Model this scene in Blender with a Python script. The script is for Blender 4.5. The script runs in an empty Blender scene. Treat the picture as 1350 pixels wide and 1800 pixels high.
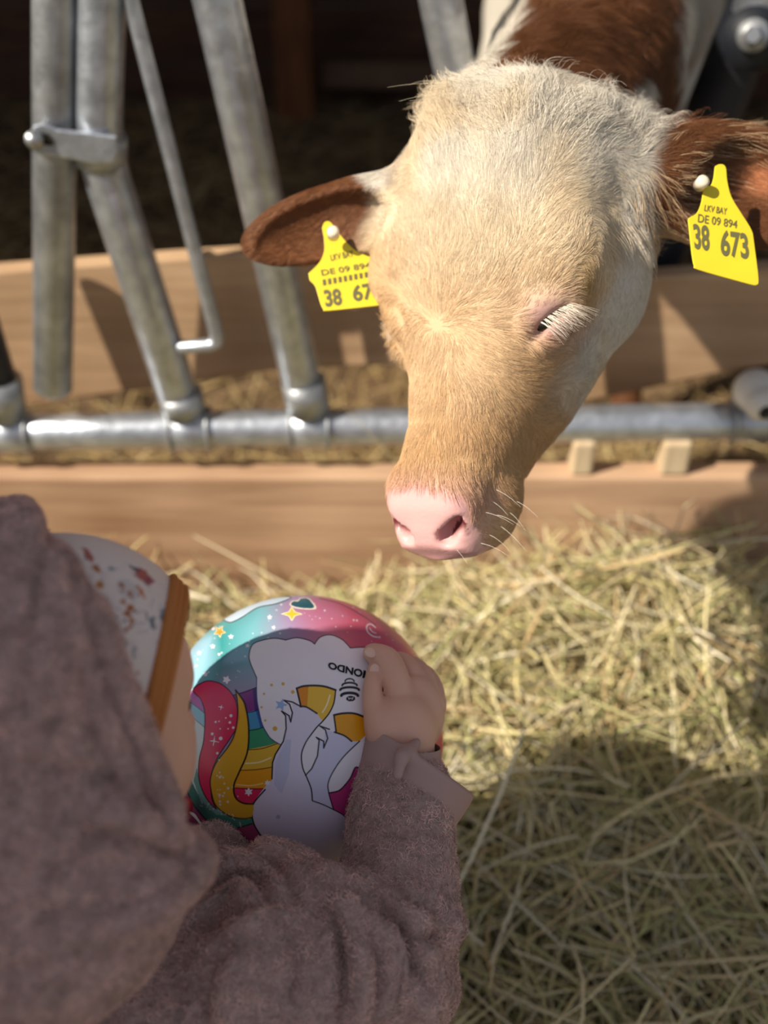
import bpy, math, random
import numpy as np
from mathutils import Vector, Matrix
from mathutils.kdtree import KDTree
from mathutils.bvhtree import BVHTree
rng = np.random.default_rng(7); random.seed(7)
scene = bpy.context.scene

# ------------------------------------------------------------------ camera, sky, sun, exposure
PITCH = math.radians(38.0); CAMZ = 1.30; FPX = 2000.0
cd = bpy.data.cameras.new('camera'); cam = bpy.data.objects.new('camera', cd)
scene.collection.objects.link(cam); scene.camera = cam
cam.location = (0, 0, CAMZ); cam.rotation_euler = (math.pi/2 - PITCH, 0, 0)
cd.sensor_fit = 'VERTICAL'; cd.sensor_height = 24.0; cd.lens = 24.0*FPX/1800.0
cd.clip_start = 0.02; cd.dof.use_dof = True; cd.dof.focus_distance = 0.84; cd.dof.aperture_fstop = 2.0

SUN_T = Vector((0.62, 0.30, -0.67)).normalized()
sl = bpy.data.lights.new('sun', 'SUN'); sl.energy = 6.2; sl.angle = math.radians(0.6); sl.color = (1.0, 0.90, 0.76)
so = bpy.data.objects.new('sun', sl); scene.collection.objects.link(so); so.location = (-3, -2, 4)
so.rotation_euler = SUN_T.to_track_quat('-Z', 'Y').to_euler()
w = bpy.data.worlds.new('world'); scene.world = w; w.use_nodes = True
nt = w.node_tree; bg = nt.nodes['Background']; sky = nt.nodes.new('ShaderNodeTexSky'); sky.sky_type = 'NISHITA'
sky.sun_disc = False; sky.sun_elevation = math.radians(44); sky.sun_rotation = math.radians(244)
mxw = nt.nodes.new('ShaderNodeMix'); mxw.data_type = 'RGBA'; mxw.inputs[0].default_value = 0.55
nt.links.new(sky.outputs[0], mxw.inputs[6]); mxw.inputs[7].default_value = (3.2, 3.0, 2.8, 1)
nt.links.new(mxw.outputs[2], bg.inputs[0]); bg.inputs[1].default_value = 0.12
vs = scene.view_settings; vs.view_transform = 'Standard'; vs.look = 'None'; vs.gamma = 1.0; vs.exposure = 0.08
vs.use_curve_mapping = False

# ------------------------------------------------------------------ frames
SP, CP = math.sin(PITCH), math.cos(PITCH)
CAMR = np.array([[1, 0, 0], [0, SP, CP], [0, CP, -SP]])       # rows: right, up, forward(depth) in x,y,z order fixed below
RIGHT = np.array([1., 0, 0]); UP = np.array([0, SP, CP]); FWD = np.array([0, CP, -SP])
CPOS = np.array([0, 0, CAMZ])
def c2w(c):                       # camera coords (right, up, depth) -> world
    c = np.asarray(c, float); return CPOS + c[..., 0:1]*RIGHT + c[..., 1:2]*UP + c[..., 2:3]*FWD
def w2c(p):
    p = np.asarray(p, float) - CPOS; return np.stack([p@RIGHT, p@UP, p@FWD], -1)
def P(px, py, d):                 # photo pixel + depth -> camera coords
    return np.array([(px-675)/FPX*d, (900-py)/FPX*d, d])
def W(px, py, d): return c2w(P(px, py, d))
def WY(px, py, y):                # photo pixel on the upright plane at distance y -> world
    r = RIGHT*(px-675)/FPX + UP*(900-py)/FPX + FWD; return CPOS + r*(y/r[1])
def proj(pc):                     # camera coords -> pixel
    return 675+FPX*pc[..., 0]/pc[..., 2], 900-FPX*pc[..., 1]/pc[..., 2]

# ------------------------------------------------------------------ objects and materials
COL = scene.collection
def empty(name, loc, label, cat, group=None):
    o = bpy.data.objects.new(name, None); COL.objects.link(o); o.location = Vector(loc); o['label'] = label; o['category'] = cat
    o.empty_display_size = .05
    if group: o['group'] = group
    return o
def tag(o, label=None, cat=None, group=None, kind=None):
    if label: o['label'] = label
    if cat: o['category'] = cat
    if group: o['group'] = group
    if kind: o['kind'] = kind
    return o
def worldloc(o):
    v = Vector(o.location)
    while o.parent: o = o.parent; v += Vector(o.location)
    return np.array(v)
def mesh_obj(name, V, F, mat, parent=None, smooth=True, loc=None, cols=None):
    V = np.asarray(V, float)
    if parent is not None: off = worldloc(parent); l = (0, 0, 0)
    else:
        l = loc if loc is not None else ((V[:, 0].min()+V[:, 0].max())/2, (V[:, 1].min()+V[:, 1].max())/2, V[:, 2].min()); off = np.array(l)
    me = bpy.data.meshes.new(name)
    V = V-off
    if isinstance(F, np.ndarray):
        n, k = F.shape
        me.vertices.add(len(V)); me.vertices.foreach_set('co', V.astype(np.float32).ravel())
        me.loops.add(n*k); me.loops.foreach_set('vertex_index', F.astype(np.int32).ravel())
        me.polygons.add(n); me.polygons.foreach_set('loop_start', np.arange(0, n*k, k, dtype=np.int32))
        me.update(calc_edges=True); me.validate()
    else:
        me.from_pydata([tuple(v) for v in V], [], [tuple(f) for f in F]); me.update()
    if smooth: me.polygons.foreach_set('use_smooth', np.ones(len(me.polygons), bool))
    if cols is not None:
        a = me.color_attributes.new('Col', 'FLOAT_COLOR', 'POINT')
        c4 = np.ones((len(V), 4), np.float32); c4[:, :3] = cols; a.data.foreach_set('color', c4.ravel())
    if mat: me.materials.append(mat)
    o = bpy.data.objects.new(name, me); COL.objects.link(o); o.location = l
    if parent is not None: o.parent = parent
    return o
def merge(parts):
    V = []; F = []; n = 0
    for v, f in parts:
        v = np.asarray(v, float); V.append(v); F += [tuple(int(i)+n for i in q) for q in f]; n += len(v)
    return np.concatenate(V), F
def mat(name, col, rough=.7, metal=0., bump=0., bscale=40., var=0., vscale=5., stretch=(1, 1, 1), attr=False, spec=.3, coat=0., sss=0., detail=6, bdist=.01, dark=None, trans=0.):
    m = bpy.data.materials.new(name); m.use_nodes = True; nt = m.node_tree; N = nt.nodes; L = nt.links
    b = N['Principled BSDF']; b.inputs['Roughness'].default_value = rough; b.inputs['Metallic'].default_value = metal
    b.inputs['Specular IOR Level'].default_value = spec; b.inputs['Coat Weight'].default_value = coat
    b.inputs['Base Color'].default_value = (*col, 1)
    if sss: b.inputs['Subsurface Weight'].default_value = sss; b.inputs['Subsurface Radius'].default_value = (.01, .004, .002); b.inputs['Subsurface Scale'].default_value = 1.0
    if trans: b.inputs['Transmission Weight'].default_value = trans
    tc = N.new('ShaderNodeTexCoord'); mp = N.new('ShaderNodeMapping'); mp.inputs['Scale'].default_value = stretch; L.new(tc.outputs['Object'], mp.inputs[0])
    src = None
    if attr:
        a = N.new('ShaderNodeAttribute'); a.attribute_name = 'Col'; src = a.outputs['Color']; L.new(src, b.inputs['Base Color'])
    if var:
        n = N.new('ShaderNodeTexNoise'); n.inputs['Scale'].default_value = vscale; n.inputs['Detail'].default_value = detail; L.new(mp.outputs[0], n.inputs['Vector'])
        r = N.new('ShaderNodeValToRGB'); r.color_ramp.elements[0].position = .3; r.color_ramp.elements[1].position = .7
        d = dark if dark else tuple(c*(1-var) for c in col)
        r.color_ramp.elements[0].color = (*d, 1); r.color_ramp.elements[1].color = (*[min(1, c*(1+var*.5)) for c in col], 1)
        L.new(n.outputs['Fac'], r.inputs[0])
        if src is None: L.new(r.outputs[0], b.inputs['Base Color'])
    if bump:
        n2 = N.new('ShaderNodeTexNoise'); n2.inputs['Scale'].default_value = bscale; n2.inputs['Detail'].default_value = 5; L.new(mp.outputs[0], n2.inputs['Vector'])
        bp = N.new('ShaderNodeBump'); bp.inputs['Strength'].default_value = bump; bp.inputs['Distance'].default_value = bdist
        L.new(n2.outputs['Fac'], bp.inputs['Height']); L.new(bp.outputs[0], b.inputs['Normal'])
    return m
def wood(name, a, b_, grain=(1, 14, 14), rough=.75):
    m = mat(name, a, rough, bump=.25, bscale=6, stretch=grain, bdist=.004); nt = m.node_tree; N = nt.nodes; L = nt.links
    mp = [n for n in N if n.type == 'MAPPING'][0]
    n = N.new('ShaderNodeTexNoise'); n.inputs['Scale'].default_value = 3.5; n.inputs['Detail'].default_value = 8; n.inputs['Distortion'].default_value = .6; L.new(mp.outputs[0], n.inputs['Vector'])
    r = N.new('ShaderNodeValToRGB'); r.color_ramp.elements[0].position = .33; r.color_ramp.elements[1].position = .66
    r.color_ramp.elements[0].color = (*b_, 1); r.color_ramp.elements[1].color = (*a, 1); L.new(n.outputs['Fac'], r.inputs[0])
    n3 = N.new('ShaderNodeTexNoise'); n3.inputs['Scale'].default_value = 2.3; tc = [x for x in N if x.type == 'TEX_COORD'][0]; L.new(tc.outputs['Object'], n3.inputs['Vector']); n3.inputs['Detail'].default_value = 3
    r3 = N.new('ShaderNodeValToRGB'); r3.color_ramp.elements[0].position = .35; r3.color_ramp.elements[0].color = (.62, .55, .5, 1); r3.color_ramp.elements[1].position = .6; r3.color_ramp.elements[1].color = (1, 1, 1, 1); L.new(n3.outputs['Fac'], r3.inputs[0])
    mx = N.new('ShaderNodeMix'); mx.data_type = 'RGBA'; mx.blend_type = 'MULTIPLY'; mx.inputs[0].default_value = 1
    L.new(r.outputs[0], mx.inputs[6]); L.new(r3.outputs[0], mx.inputs[7]); L.new(mx.outputs[2], N['Principled BSDF'].inputs['Base Color'])
    return m

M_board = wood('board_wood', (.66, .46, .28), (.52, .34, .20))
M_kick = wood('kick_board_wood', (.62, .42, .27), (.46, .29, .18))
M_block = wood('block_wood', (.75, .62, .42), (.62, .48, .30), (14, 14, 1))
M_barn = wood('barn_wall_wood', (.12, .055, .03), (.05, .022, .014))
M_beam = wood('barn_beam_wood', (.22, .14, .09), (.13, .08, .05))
M_zinc = mat('galvanised_steel', (.52, .56, .62), .38, .8, bump=.15, bscale=60, var=.3, vscale=45, spec=.5)
M_zincd = mat('weathered_steel', (.42, .44, .46), .45, .75, bump=.15, bscale=60, var=.4, vscale=30, spec=.5)
M_black = mat('black_coat_and_shade', (.012, .014, .02), .45, .0, spec=.4)
M_bolt = mat('steel_bolt', (.45, .45, .45), .35, .9)
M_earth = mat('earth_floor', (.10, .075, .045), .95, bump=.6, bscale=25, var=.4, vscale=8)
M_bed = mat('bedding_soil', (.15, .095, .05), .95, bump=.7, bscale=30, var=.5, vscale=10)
M_hay = mat('hay_stalks', (.5, .45, .25), .6, attr=True, spec=.25)
M_haybase = mat('hay_mass', (.16, .13, .06), .9, bump=.8, bscale=60, var=.5, vscale=30)

# ------------------------------------------------------------------ basic shapes
def frame(d):
    d = np.asarray(d, float); d = d/np.linalg.norm(d); a = np.array([0, 0, 1.]) if abs(d[2]) < .9 else np.array([1., 0, 0])
    u = np.cross(a, d); u /= np.linalg.norm(u); return u, np.cross(d, u), d
def tube(pts, r, sides=20, cap=True):
    pts = [np.asarray(p, float) for p in pts]; n = len(pts); R = r if hasattr(r, '__len__') else [r]*n
    V = []; F = []; u = None
    for i, p in enumerate(pts):
        t = pts[min(i+1, n-1)]-pts[max(i-1, 0)]; t /= np.linalg.norm(t)+1e-12
        if u is None: u, v, _ = frame(t)
        else:
            u = u-t*(u@t); u /= np.linalg.norm(u); v = np.cross(t, u)
        for k in range(sides):
            a = 2*math.pi*k/sides; V.append(p+R[i]*(math.cos(a)*u+math.sin(a)*v))
    for i in range(n-1):
        for k in range(sides):
            a = i*sides+k; b = i*sides+(k+1) % sides; F.append((a, b, b+sides, a+sides))
    if cap: F.append(tuple(range(sides))[::-1]); F.append(tuple((n-1)*sides+k for k in range(sides)))
    return np.array(V), F
def pipe_end(pts, r, sides=20):      # tube with slightly rounded ends
    pts = [np.asarray(p, float) for p in pts]; e = r*.15
    d0 = (pts[1]-pts[0])/np.linalg.norm(pts[1]-pts[0]); d1 = (pts[-1]-pts[-2])/np.linalg.norm(pts[-1]-pts[-2])
    pp = [pts[0], pts[0]+d0*e]+pts[1:-1]+[pts[-1]-d1*e, pts[-1]]
    return tube(pp, [r*.88]+[r]*(len(pp)-2)+[r*.88], sides)
def fillet(pts, rad, n=8):
    pts = [np.asarray(p, float) for p in pts]; out = [pts[0]]
    for i in range(1, len(pts)-1):
        a = pts[i]+(pts[i-1]-pts[i])/np.linalg.norm(pts[i-1]-pts[i])*rad; b = pts[i]+(pts[i+1]-pts[i])/np.linalg.norm(pts[i+1]-pts[i])*rad
        for k in range(n+1): t = k/n; out.append((1-t)**2*a+2*t*(1-t)*pts[i]+t*t*b)
    return out+[pts[-1]]
def smooth_line(pts, n=8):
    pts = [np.asarray(p, float) for p in pts]; out = []
    for i in range(len(pts)-1):
        p0 = pts[max(i-1, 0)]; p1 = pts[i]; p2 = pts[i+1]; p3 = pts[min(i+2, len(pts)-1)]
        for k in range(n):
            t = k/n; out.append(.5*(2*p1+(p2-p0)*t+(2*p0-5*p1+4*p2-p3)*t*t+(-p0+3*p1-3*p2+p3)*t**3))
    return out+[pts[-1]]
def box8(c):                          # 8 corners (bottom 4 ccw, top 4) bevelled lightly by caller's modifier
    return np.array(c, float), [(3, 2, 1, 0), (4, 5, 6, 7), (0, 1, 5, 4), (1, 2, 6, 5), (2, 3, 7, 6), (3, 0, 4, 7)]
def box(x0, x1, y0, y1, z0, z1): return box8([(x0, y0, z0), (x1, y0, z0), (x1, y1, z0), (x0, y1, z0), (x0, y0, z1), (x1, y0, z1), (x1, y1, z1), (x0, y1, z1)])
def bevel(o, w=.003, s=2):
    m = o.modifiers.new('bevel', 'BEVEL'); m.width = w; m.segments = s; m.limit_method = 'ANGLE'; return o
def prism(outline, nrm, th):          # polygon (world points) extruded along nrm
    o = np.asarray(outline, float); n = len(o); nrm = np.asarray(nrm)*th
    V = np.concatenate([o, o+nrm]); F = [tuple(range(n))[::-1], tuple(range(n, 2*n))]+[(i, (i+1) % n, n+(i+1) % n, n+i) for i in range(n)]
    return V, F

# ------------------------------------------------------------------ signed fields -> one continuous surface
class Field:
    def __init__(s, ax): s.ax = ax; s.F = np.full([len(a) for a in ax], 9., np.float32); s.prims = []
    def add(s, fn, lo, hi, k=.01, op='u'): s.prims.append((fn, np.array(lo), np.array(hi), k, op))
    def _apply(s, F, X, Y, Z, fn, k, op):
        g = fn(X, Y, Z).astype(np.float32)
        if op == 'd': g = -g; h = np.clip(.5-.5*(g-F)/k, 0, 1) if k > 0 else None; return np.maximum(F, g) if k <= 0 else g*(1-h)+F*h + k*h*(1-h) if False else -smin(-F, -g, k)
        if op == 'i': return -smin(-F, -g, k)
        return smin(F, g, k)
    def build(s):
        ax = s.ax
        for fn, lo, hi, k, op in s.prims:
            sl = []
            for a, l, h in zip(ax, lo, hi):
                i0 = max(0, np.searchsorted(a, l)-1); i1 = min(len(a), np.searchsorted(a, h)+1); sl.append(slice(i0, i1))
            if any(q.stop <= q.start for q in sl): continue
            X, Y, Z = np.meshgrid(ax[0][sl[0]], ax[1][sl[1]], ax[2][sl[2]], indexing='ij')
            s.F[tuple(sl)] = s._apply(s.F[tuple(sl)], X.astype(np.float32), Y.astype(np.float32), Z.astype(np.float32), fn, k, op)
        return s.nets()
    def ray(s, px, py, d0=.5, d1=1.6, n=2200):
        d = np.linspace(d0, d1, n); X = (px-675)/FPX*d; Y = (900-py)/FPX*d; F = np.full(n, 9.)
        for fn, lo, hi, k, op in s.prims:
            F = np.where((X > lo[0]) & (X < hi[0]) & (Y > lo[1]) & (Y < hi[1]) & (d > lo[2]) & (d < hi[2]), s._apply(F, X, Y, d, fn, k, op), F)
        i = np.argmax(F < 0); return d[i] if F[i] < 0 else None
    def nets(s):
        F = s.F; ins = F < 0; nx, ny, nz = F.shape
        c = np.zeros((nx-1, ny-1, nz-1), np.int8)
        for i in (0, 1):
            for j in (0, 1):
                for k in (0, 1): c += ins[i:nx-1+i, j:ny-1+j, k:nz-1+k]
        act = np.argwhere((c > 0) & (c < 8)); idx = np.full(c.shape, -1, np.int64); idx[tuple(act.T)] = np.arange(len(act))
        acc = np.zeros((len(act), 3)); cnt = np.zeros(len(act)); A = s.ax
        offs = [(i, j, k) for i in (0, 1) for j in (0, 1) for k in (0, 1)]
        for a in offs:
            for ax in range(3):
                if a[ax]: continue
                b = list(a); b[ax] = 1
                ia = act+a; ib = act+b; fa = F[tuple(ia.T)]; fb = F[tuple(ib.T)]; m = (fa < 0) != (fb < 0)
                t = fa/(fa-fb+1e-20); 
                pa = np.stack([A[q][ia[:, q]] for q in range(3)], 1); pb = np.stack([A[q][ib[:, q]] for q in range(3)], 1)
                acc[m] += (pa+(pb-pa)*t[:, None])[m]; cnt += m
        V = acc/np.maximum(cnt, 1)[:, None]
        Q = []
        for ax in range(3):
            sh = [slice(None)]*3; sh2 = [slice(None)]*3; sh[ax] = slice(0, -1); sh2[ax] = slice(1, None)
            a = ins[tuple(sh)]; b = ins[tuple(sh2)]; e = np.argwhere(a != b)
            o1, o2 = [(1, 2), (2, 0), (0, 1)][ax]
            ok = (e[:, o1] > 0) & (e[:, o2] > 0) & (e[:, o1] < F.shape[o1]-1) & (e[:, o2] < F.shape[o2]-1); e = e[ok]
            sa = a[tuple(e.T)]
            def g(d1, d2):
                q = e.copy(); q[:, o1] -= d1; q[:, o2] -= d2; return idx[tuple(q.T)]
            q = np.stack([g(1, 1), g(0, 1), g(0, 0), g(1, 0)], 1); q[~sa] = q[~sa][:, ::-1]; Q.append(q)
        Q = np.concatenate(Q)
        V, Q = relax(V, Q, 2)
        return V, Q[:, ::-1]         # camera coords are left-handed (right, up, depth): flip
def relax(V, Q, it):
    E = np.concatenate([Q[:, [0, 1]], Q[:, [1, 2]], Q[:, [2, 3]], Q[:, [3, 0]]]); n = len(V)
    E = np.concatenate([E, E[:, ::-1]])
    cnt = np.bincount(E[:, 0], minlength=n)
    for _ in range(it):
        for lam in (.5, -.45):
            A = np.stack([np.bincount(E[:, 0], V[E[:, 1], k], n) for k in range(3)], 1)/np.maximum(cnt, 1)[:, None]
            V = V+lam*(A-V)
    return V, Q
def smin(a, b, k):
    if k <= 0: return np.minimum(a, b)
    h = np.clip(.5+.5*(b-a)/k, 0, 1); return b*(1-h)+a*h-k*h*(1-h)
def grid1(segs):                      # segs: list of (start, stop, step)
    out = []
    for a, b, st in segs: n = max(1, int(round((b-a)/st))); out += list(np.linspace(a, b, n, endpoint=False))
    return np.array(out+[segs[-1][1]])
def add_cone(fl, a, b, ra, rb, k=.01, op='u', sq=None):   # capsule with a radius at each end; sq=(axis vec, factor) squashes
    a = np.asarray(a, float); b = np.asarray(b, float); ab = b-a; L2 = float(ab@ab)+1e-12
    def fn(X, Y, Z):
        px, py, pz = X-a[0], Y-a[1], Z-a[2]; t = np.clip((px*ab[0]+py*ab[1]+pz*ab[2])/L2, 0, 1)
        qx, qy, qz = px-t*ab[0], py-t*ab[1], pz-t*ab[2]
        d2 = qx*qx+qy*qy+qz*qz
        if sq is not None:
            m = sq[0]; c = qx*m[0]+qy*m[1]+qz*m[2]; d2 = d2+(sq[1]**2-1)*c*c
        return np.sqrt(d2)-(ra+(rb-ra)*t)
    r = max(ra, rb)+k*1.2+.006; fl.add(fn, np.minimum(a, b)-r, np.maximum(a, b)+r, k, op)
def add_ell(fl, c, r, M=None, k=.01, op='u'):             # ellipsoid; M rows = its axes
    c = np.asarray(c, float); r = np.asarray(r, float); M = np.eye(3) if M is None else np.asarray(M, float)
    def fn(X, Y, Z):
        x, y, z = X-c[0], Y-c[1], Z-c[2]
        u = (M[0, 0]*x+M[0, 1]*y+M[0, 2]*z)/r[0]; v = (M[1, 0]*x+M[1, 1]*y+M[1, 2]*z)/r[1]; w_ = (M[2, 0]*x+M[2, 1]*y+M[2, 2]*z)/r[2]
        k0 = np.sqrt(u*u+v*v+w_*w_); k1 = np.sqrt((u/r[0])**2+(v/r[1])**2+(w_/r[2])**2)+1e-9
        return np.where(k0 < .4, (k0-1)*r.min(), k0*(k0-1)/k1)
    e = np.sqrt(((M*r[:, None])**2).sum(0))+k*1.2+.006; fl.add(fn, c-e, c+e, k, op)
def axes(x, approx_y):                # orthonormal rows from a main axis and a helper
    x = np.asarray(x, float); x = x/np.linalg.norm(x); y = np.asarray(approx_y, float); y = y-x*(x@y); y /= np.linalg.norm(y); return np.array([x, y, np.cross(x, y)])

# noise on points (smooth value noise)
_T = rng.random((64, 64, 64)).astype(np.float32)
def vnoise(p, s):
    p = np.asarray(p)*s+100; i = np.floor(p).astype(int); f = p-i; f = f*f*(3-2*f); r = 0
    for a in (0, 1):
        for b in (0, 1):
            for c in (0, 1):
                wt = (f[..., 0] if a else 1-f[..., 0])*(f[..., 1] if b else 1-f[..., 1])*(f[..., 2] if c else 1-f[..., 2])
                r = r+wt*_T[(i[..., 0]+a) % 64, (i[..., 1]+b) % 64, (i[..., 2]+c) % 64]
    return r*2-1
def sstep(a, b, x): t = np.clip((x-a)/(b-a), 0, 1); return t*t*(3-2*t)

# hair as curves
def hair_obj(name, pts, rad, cols, m, parent):            # pts (n,k,3) world
    n, k, _ = pts.shape; hc = bpy.data.hair_curves.new(name); hc.add_curves([k]*n)
    off = worldloc(parent)
    hc.attributes['position'].data.foreach_set('vector', (pts-off).astype(np.float32).ravel())
    ra = hc.attributes.get('radius') or hc.attributes.new('radius', 'FLOAT', 'POINT')
    ra.data.foreach_set('value', rad.astype(np.float32).ravel())
    ca = hc.attributes.new('Col', 'FLOAT_COLOR', 'CURVE'); c4 = np.ones((n, 4), np.float32); c4[:, :3] = cols; ca.data.foreach_set('color', c4.ravel())
    hc.materials.append(m); o = bpy.data.objects.new(name, hc); COL.objects.link(o); o.parent = parent; return o

#@@STRUCTURE
# ================================================================== SETTING
FY = 1.25                                                   # plane of the feed fence
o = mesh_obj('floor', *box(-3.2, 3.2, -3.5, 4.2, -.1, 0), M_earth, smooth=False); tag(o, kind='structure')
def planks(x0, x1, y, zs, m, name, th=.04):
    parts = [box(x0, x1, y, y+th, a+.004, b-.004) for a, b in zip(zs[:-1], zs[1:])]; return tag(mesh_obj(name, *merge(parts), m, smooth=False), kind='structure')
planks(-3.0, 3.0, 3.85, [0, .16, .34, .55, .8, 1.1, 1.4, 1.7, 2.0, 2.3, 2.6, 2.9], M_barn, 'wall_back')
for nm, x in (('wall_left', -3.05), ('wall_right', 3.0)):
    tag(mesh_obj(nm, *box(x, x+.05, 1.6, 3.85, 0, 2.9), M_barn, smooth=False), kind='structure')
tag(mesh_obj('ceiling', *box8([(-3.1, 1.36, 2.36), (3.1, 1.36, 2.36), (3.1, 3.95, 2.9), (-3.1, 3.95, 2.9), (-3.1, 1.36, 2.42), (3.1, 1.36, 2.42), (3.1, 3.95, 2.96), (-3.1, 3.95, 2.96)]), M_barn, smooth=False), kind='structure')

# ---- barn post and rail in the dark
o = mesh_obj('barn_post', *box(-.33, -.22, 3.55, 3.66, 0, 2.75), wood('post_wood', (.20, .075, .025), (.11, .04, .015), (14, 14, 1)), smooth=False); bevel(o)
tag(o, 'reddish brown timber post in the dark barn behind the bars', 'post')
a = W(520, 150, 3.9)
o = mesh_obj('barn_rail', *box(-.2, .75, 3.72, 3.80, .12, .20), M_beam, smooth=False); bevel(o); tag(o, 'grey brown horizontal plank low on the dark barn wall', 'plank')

# ---- boards
def board(name, pts, y, th, m, label, cat='board'):
    c = [WY(px, py, y) for px, py in pts]; V, F = prism(c, (0, 1, 0), th); o = mesh_obj(name, V, F, m, smooth=False); bevel(o, .004); return tag(o, label, cat)
b1 = board('barrier_board', [(-260, 500), (-40, 480), (300, 455), (690, 432), (760, 640), (480, 652), (120, 705), (-270, 760)][::-1], 1.345, .03, M_board, 'tan wooden board behind the slanting bars, crossed by their shadows, left of the calf')
b2 = board('barrier_board', [(900, 500), (1140, 488), (1700, 450), (1720, 590), (1290, 652), (1030, 708), (880, 735)][::-1], 1.36, .03, M_board, 'brown sloping wooden board behind the rail, half in shadow, right of the calf')
o = mesh_obj('kick_board', *box(-1.4, 1.6, 1.22, 1.26, .02, WY(675, 838, 1.22)[2]), M_kick, smooth=False); bevel(o, .008, 3)
tag(o, 'long brown kick board between the hay and the steel rail', 'board')
for px0, px1, lab in ((1002, 1048, 'pale wooden block under the rail, the one nearer the calf muzzle'), (1158, 1218, 'pale wooden block under the rail, further to the right')):
    a = WY(px0, 838, 1.22); b = WY(px1, 774, 1.23)
    o = mesh_obj('spacer_block', *box(a[0], b[0], 1.222, 1.258, a[2]-.001, a[2]+.052), M_block, smooth=False); bevel(o, .006, 3); tag(o, lab, 'block')

# ---- fence
rail = empty('feed_rail', WY(675, 750, FY), 'horizontal galvanised steel rail along the feed fence above the kick board', 'rail')
V, F = tube([WY(-300, 762, FY), WY(200, 757, FY), WY(675, 750, FY), WY(1150, 742, FY), WY(1700, 735, FY)], .0245, 28); mesh_obj('pipe', V, F, M_zinc, rail)
for cx in (20, 335, 545, 1320):
    cy = 760-cx*.016; a = WY(cx-34, cy, FY); b = WY(cx+34, cy-1, FY); d = b-a
    V, F = tube([a, a+d*.03, a+d*.97, b], [.0255, .0285, .0285, .0255], 28); sc = mesh_obj('clamp_sleeve', V, F, M_zinc, rail)
    for e, sgn in ((a, 1), (b, -1)):
        V, F = tube([e-d*.02*sgn, e+d*.05*sgn], .0305, 28); mesh_obj('sleeve_rim', V, F, M_zincd, sc)
# big round cap at the right
c = WY(1330, 688, FY-.01)
fl = Field([grid1([(-.05, .05, .002)])]*3); add_ell(fl, (0, 0, 0), (.03, .03, .028), k=.004); add_cone(fl, (0, -.03, 0), (0, .01, 0), .022, .02, .008); add_cone(fl, (-.01, 0, -.035), (-.01, 0, -.02), .012, .012, .003, 'd')
V, F = fl.build(); mesh_obj('end_cap', V+c, F, mat('white_cap', (.75, .70, .62), .4), rail)

def bar(name, pts, r, m, label, rad=.03, y=FY, cat='bar'):
    pw = [WY(px, py, y if len(q) == 0 else q[0]) for px, py, *q in pts]
    if len(pw) > 2: pw = fillet(pw, rad)
    V, F = pipe_end(pw, r, 26); return V, F
fa = empty('fence_bar', WY(95, 690, FY), 'grey steel lever bar hanging straight down, leftmost of the feed fence', 'bar')
V, F = bar('', [(100, -260), (98, 0), (93, 686)], .0245, M_zinc, ''); mesh_obj('pipe', V, F, M_zincd, fa)
fb = empty('fence_bar', WY(330, 722, FY), 'steel bar with a bend at the bracket, slanting down to the rail', 'bar')
V, F = bar('', [(188, -260), (178, 0), (172, 262), (322, 722)], .026, M_zinc, '', .05); mesh_obj('pipe', V, F, M_zinc, fb)
V, F = tube([WY(316, 690, FY), WY(324, 722, FY)], .0285, 26); mesh_obj('foot_socket', V, F, M_zincd, fb)
fc = empty('fence_bar', WY(545, 715, FY), 'straight slanting steel bar just left of the calf ear, standing on the rail', 'bar')
V, F = bar('', [(312, -260), (382, 0), (540, 715)], .0255, M_zinc, '', .01); mesh_obj('pipe', V, F, M_zinc, fc)
V, F = tube([WY(533, 668, FY), WY(542, 718, FY)], .0285, 26); mesh_obj('foot_socket', V, F, M_zincd, fc)
fd = empty('fence_bar', WY(930, 735, 1.30), 'slanting steel bar disappearing behind the calf head beside the white flank', 'bar')
V, F = bar('', [(735, -240, FY), (775, 0, FY), (835, 300, FY), (905, 735, FY)], .023, M_zinc, '', .01); mesh_obj('pipe', V, F, M_zinc, fd)
fz = empty('fence_bar', WY(10, 735, FY), 'steel bar with its shade put in as black, slanting into the rail at the left edge', 'bar')
V, F = bar('', [(-150, 330), (-40, 560), (12, 725)], .025, M_zincd, '', .01); mesh_obj('pipe', V, F, M_black, fz)  # black material stands in for the shade on this steel bar
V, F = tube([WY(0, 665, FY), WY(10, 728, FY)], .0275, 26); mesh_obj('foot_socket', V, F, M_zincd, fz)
# bracket joining the two left bars
br = empty('fence_bracket', WY(120, 255, FY-.03), 'flat steel bracket with a dark slot joining the two left bars', 'bracket')
o1 = [(52, 232), (60, 220), (75, 217), (100, 228), (170, 236), (205, 240), (208, 268), (198, 288), (160, 288), (120, 280), (72, 272), (55, 262)]
V, F = prism([WY(x, y, FY-.032) for x, y in o1], (0, 1, 0), .006); oo = mesh_obj('plate', V, F, M_zinc, br, smooth=False); bevel(oo, .002)
o2 = [(66, 240), (72, 234), (84, 236), (93, 246), (95, 255), (84, 256), (72, 252)]
V, F = prism([WY(x, y, FY-.0335) for x, y in o2], (0, 1, 0), .0012); mesh_obj('slot', V, F, mat('slot_dark', (.02, .015, .01), .9), br, smooth=False)
V, F = tube([WY(178, 236, FY), WY(178, 290, FY)], .0285, 26); mesh_obj('collar', V, F, M_zincd, br)
V, F = tube([WY(60, 246, FY-.04), WY(60, 246, FY+.03)], .010, 14); mesh_obj('bolt', V, F, M_bolt, br)
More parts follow.
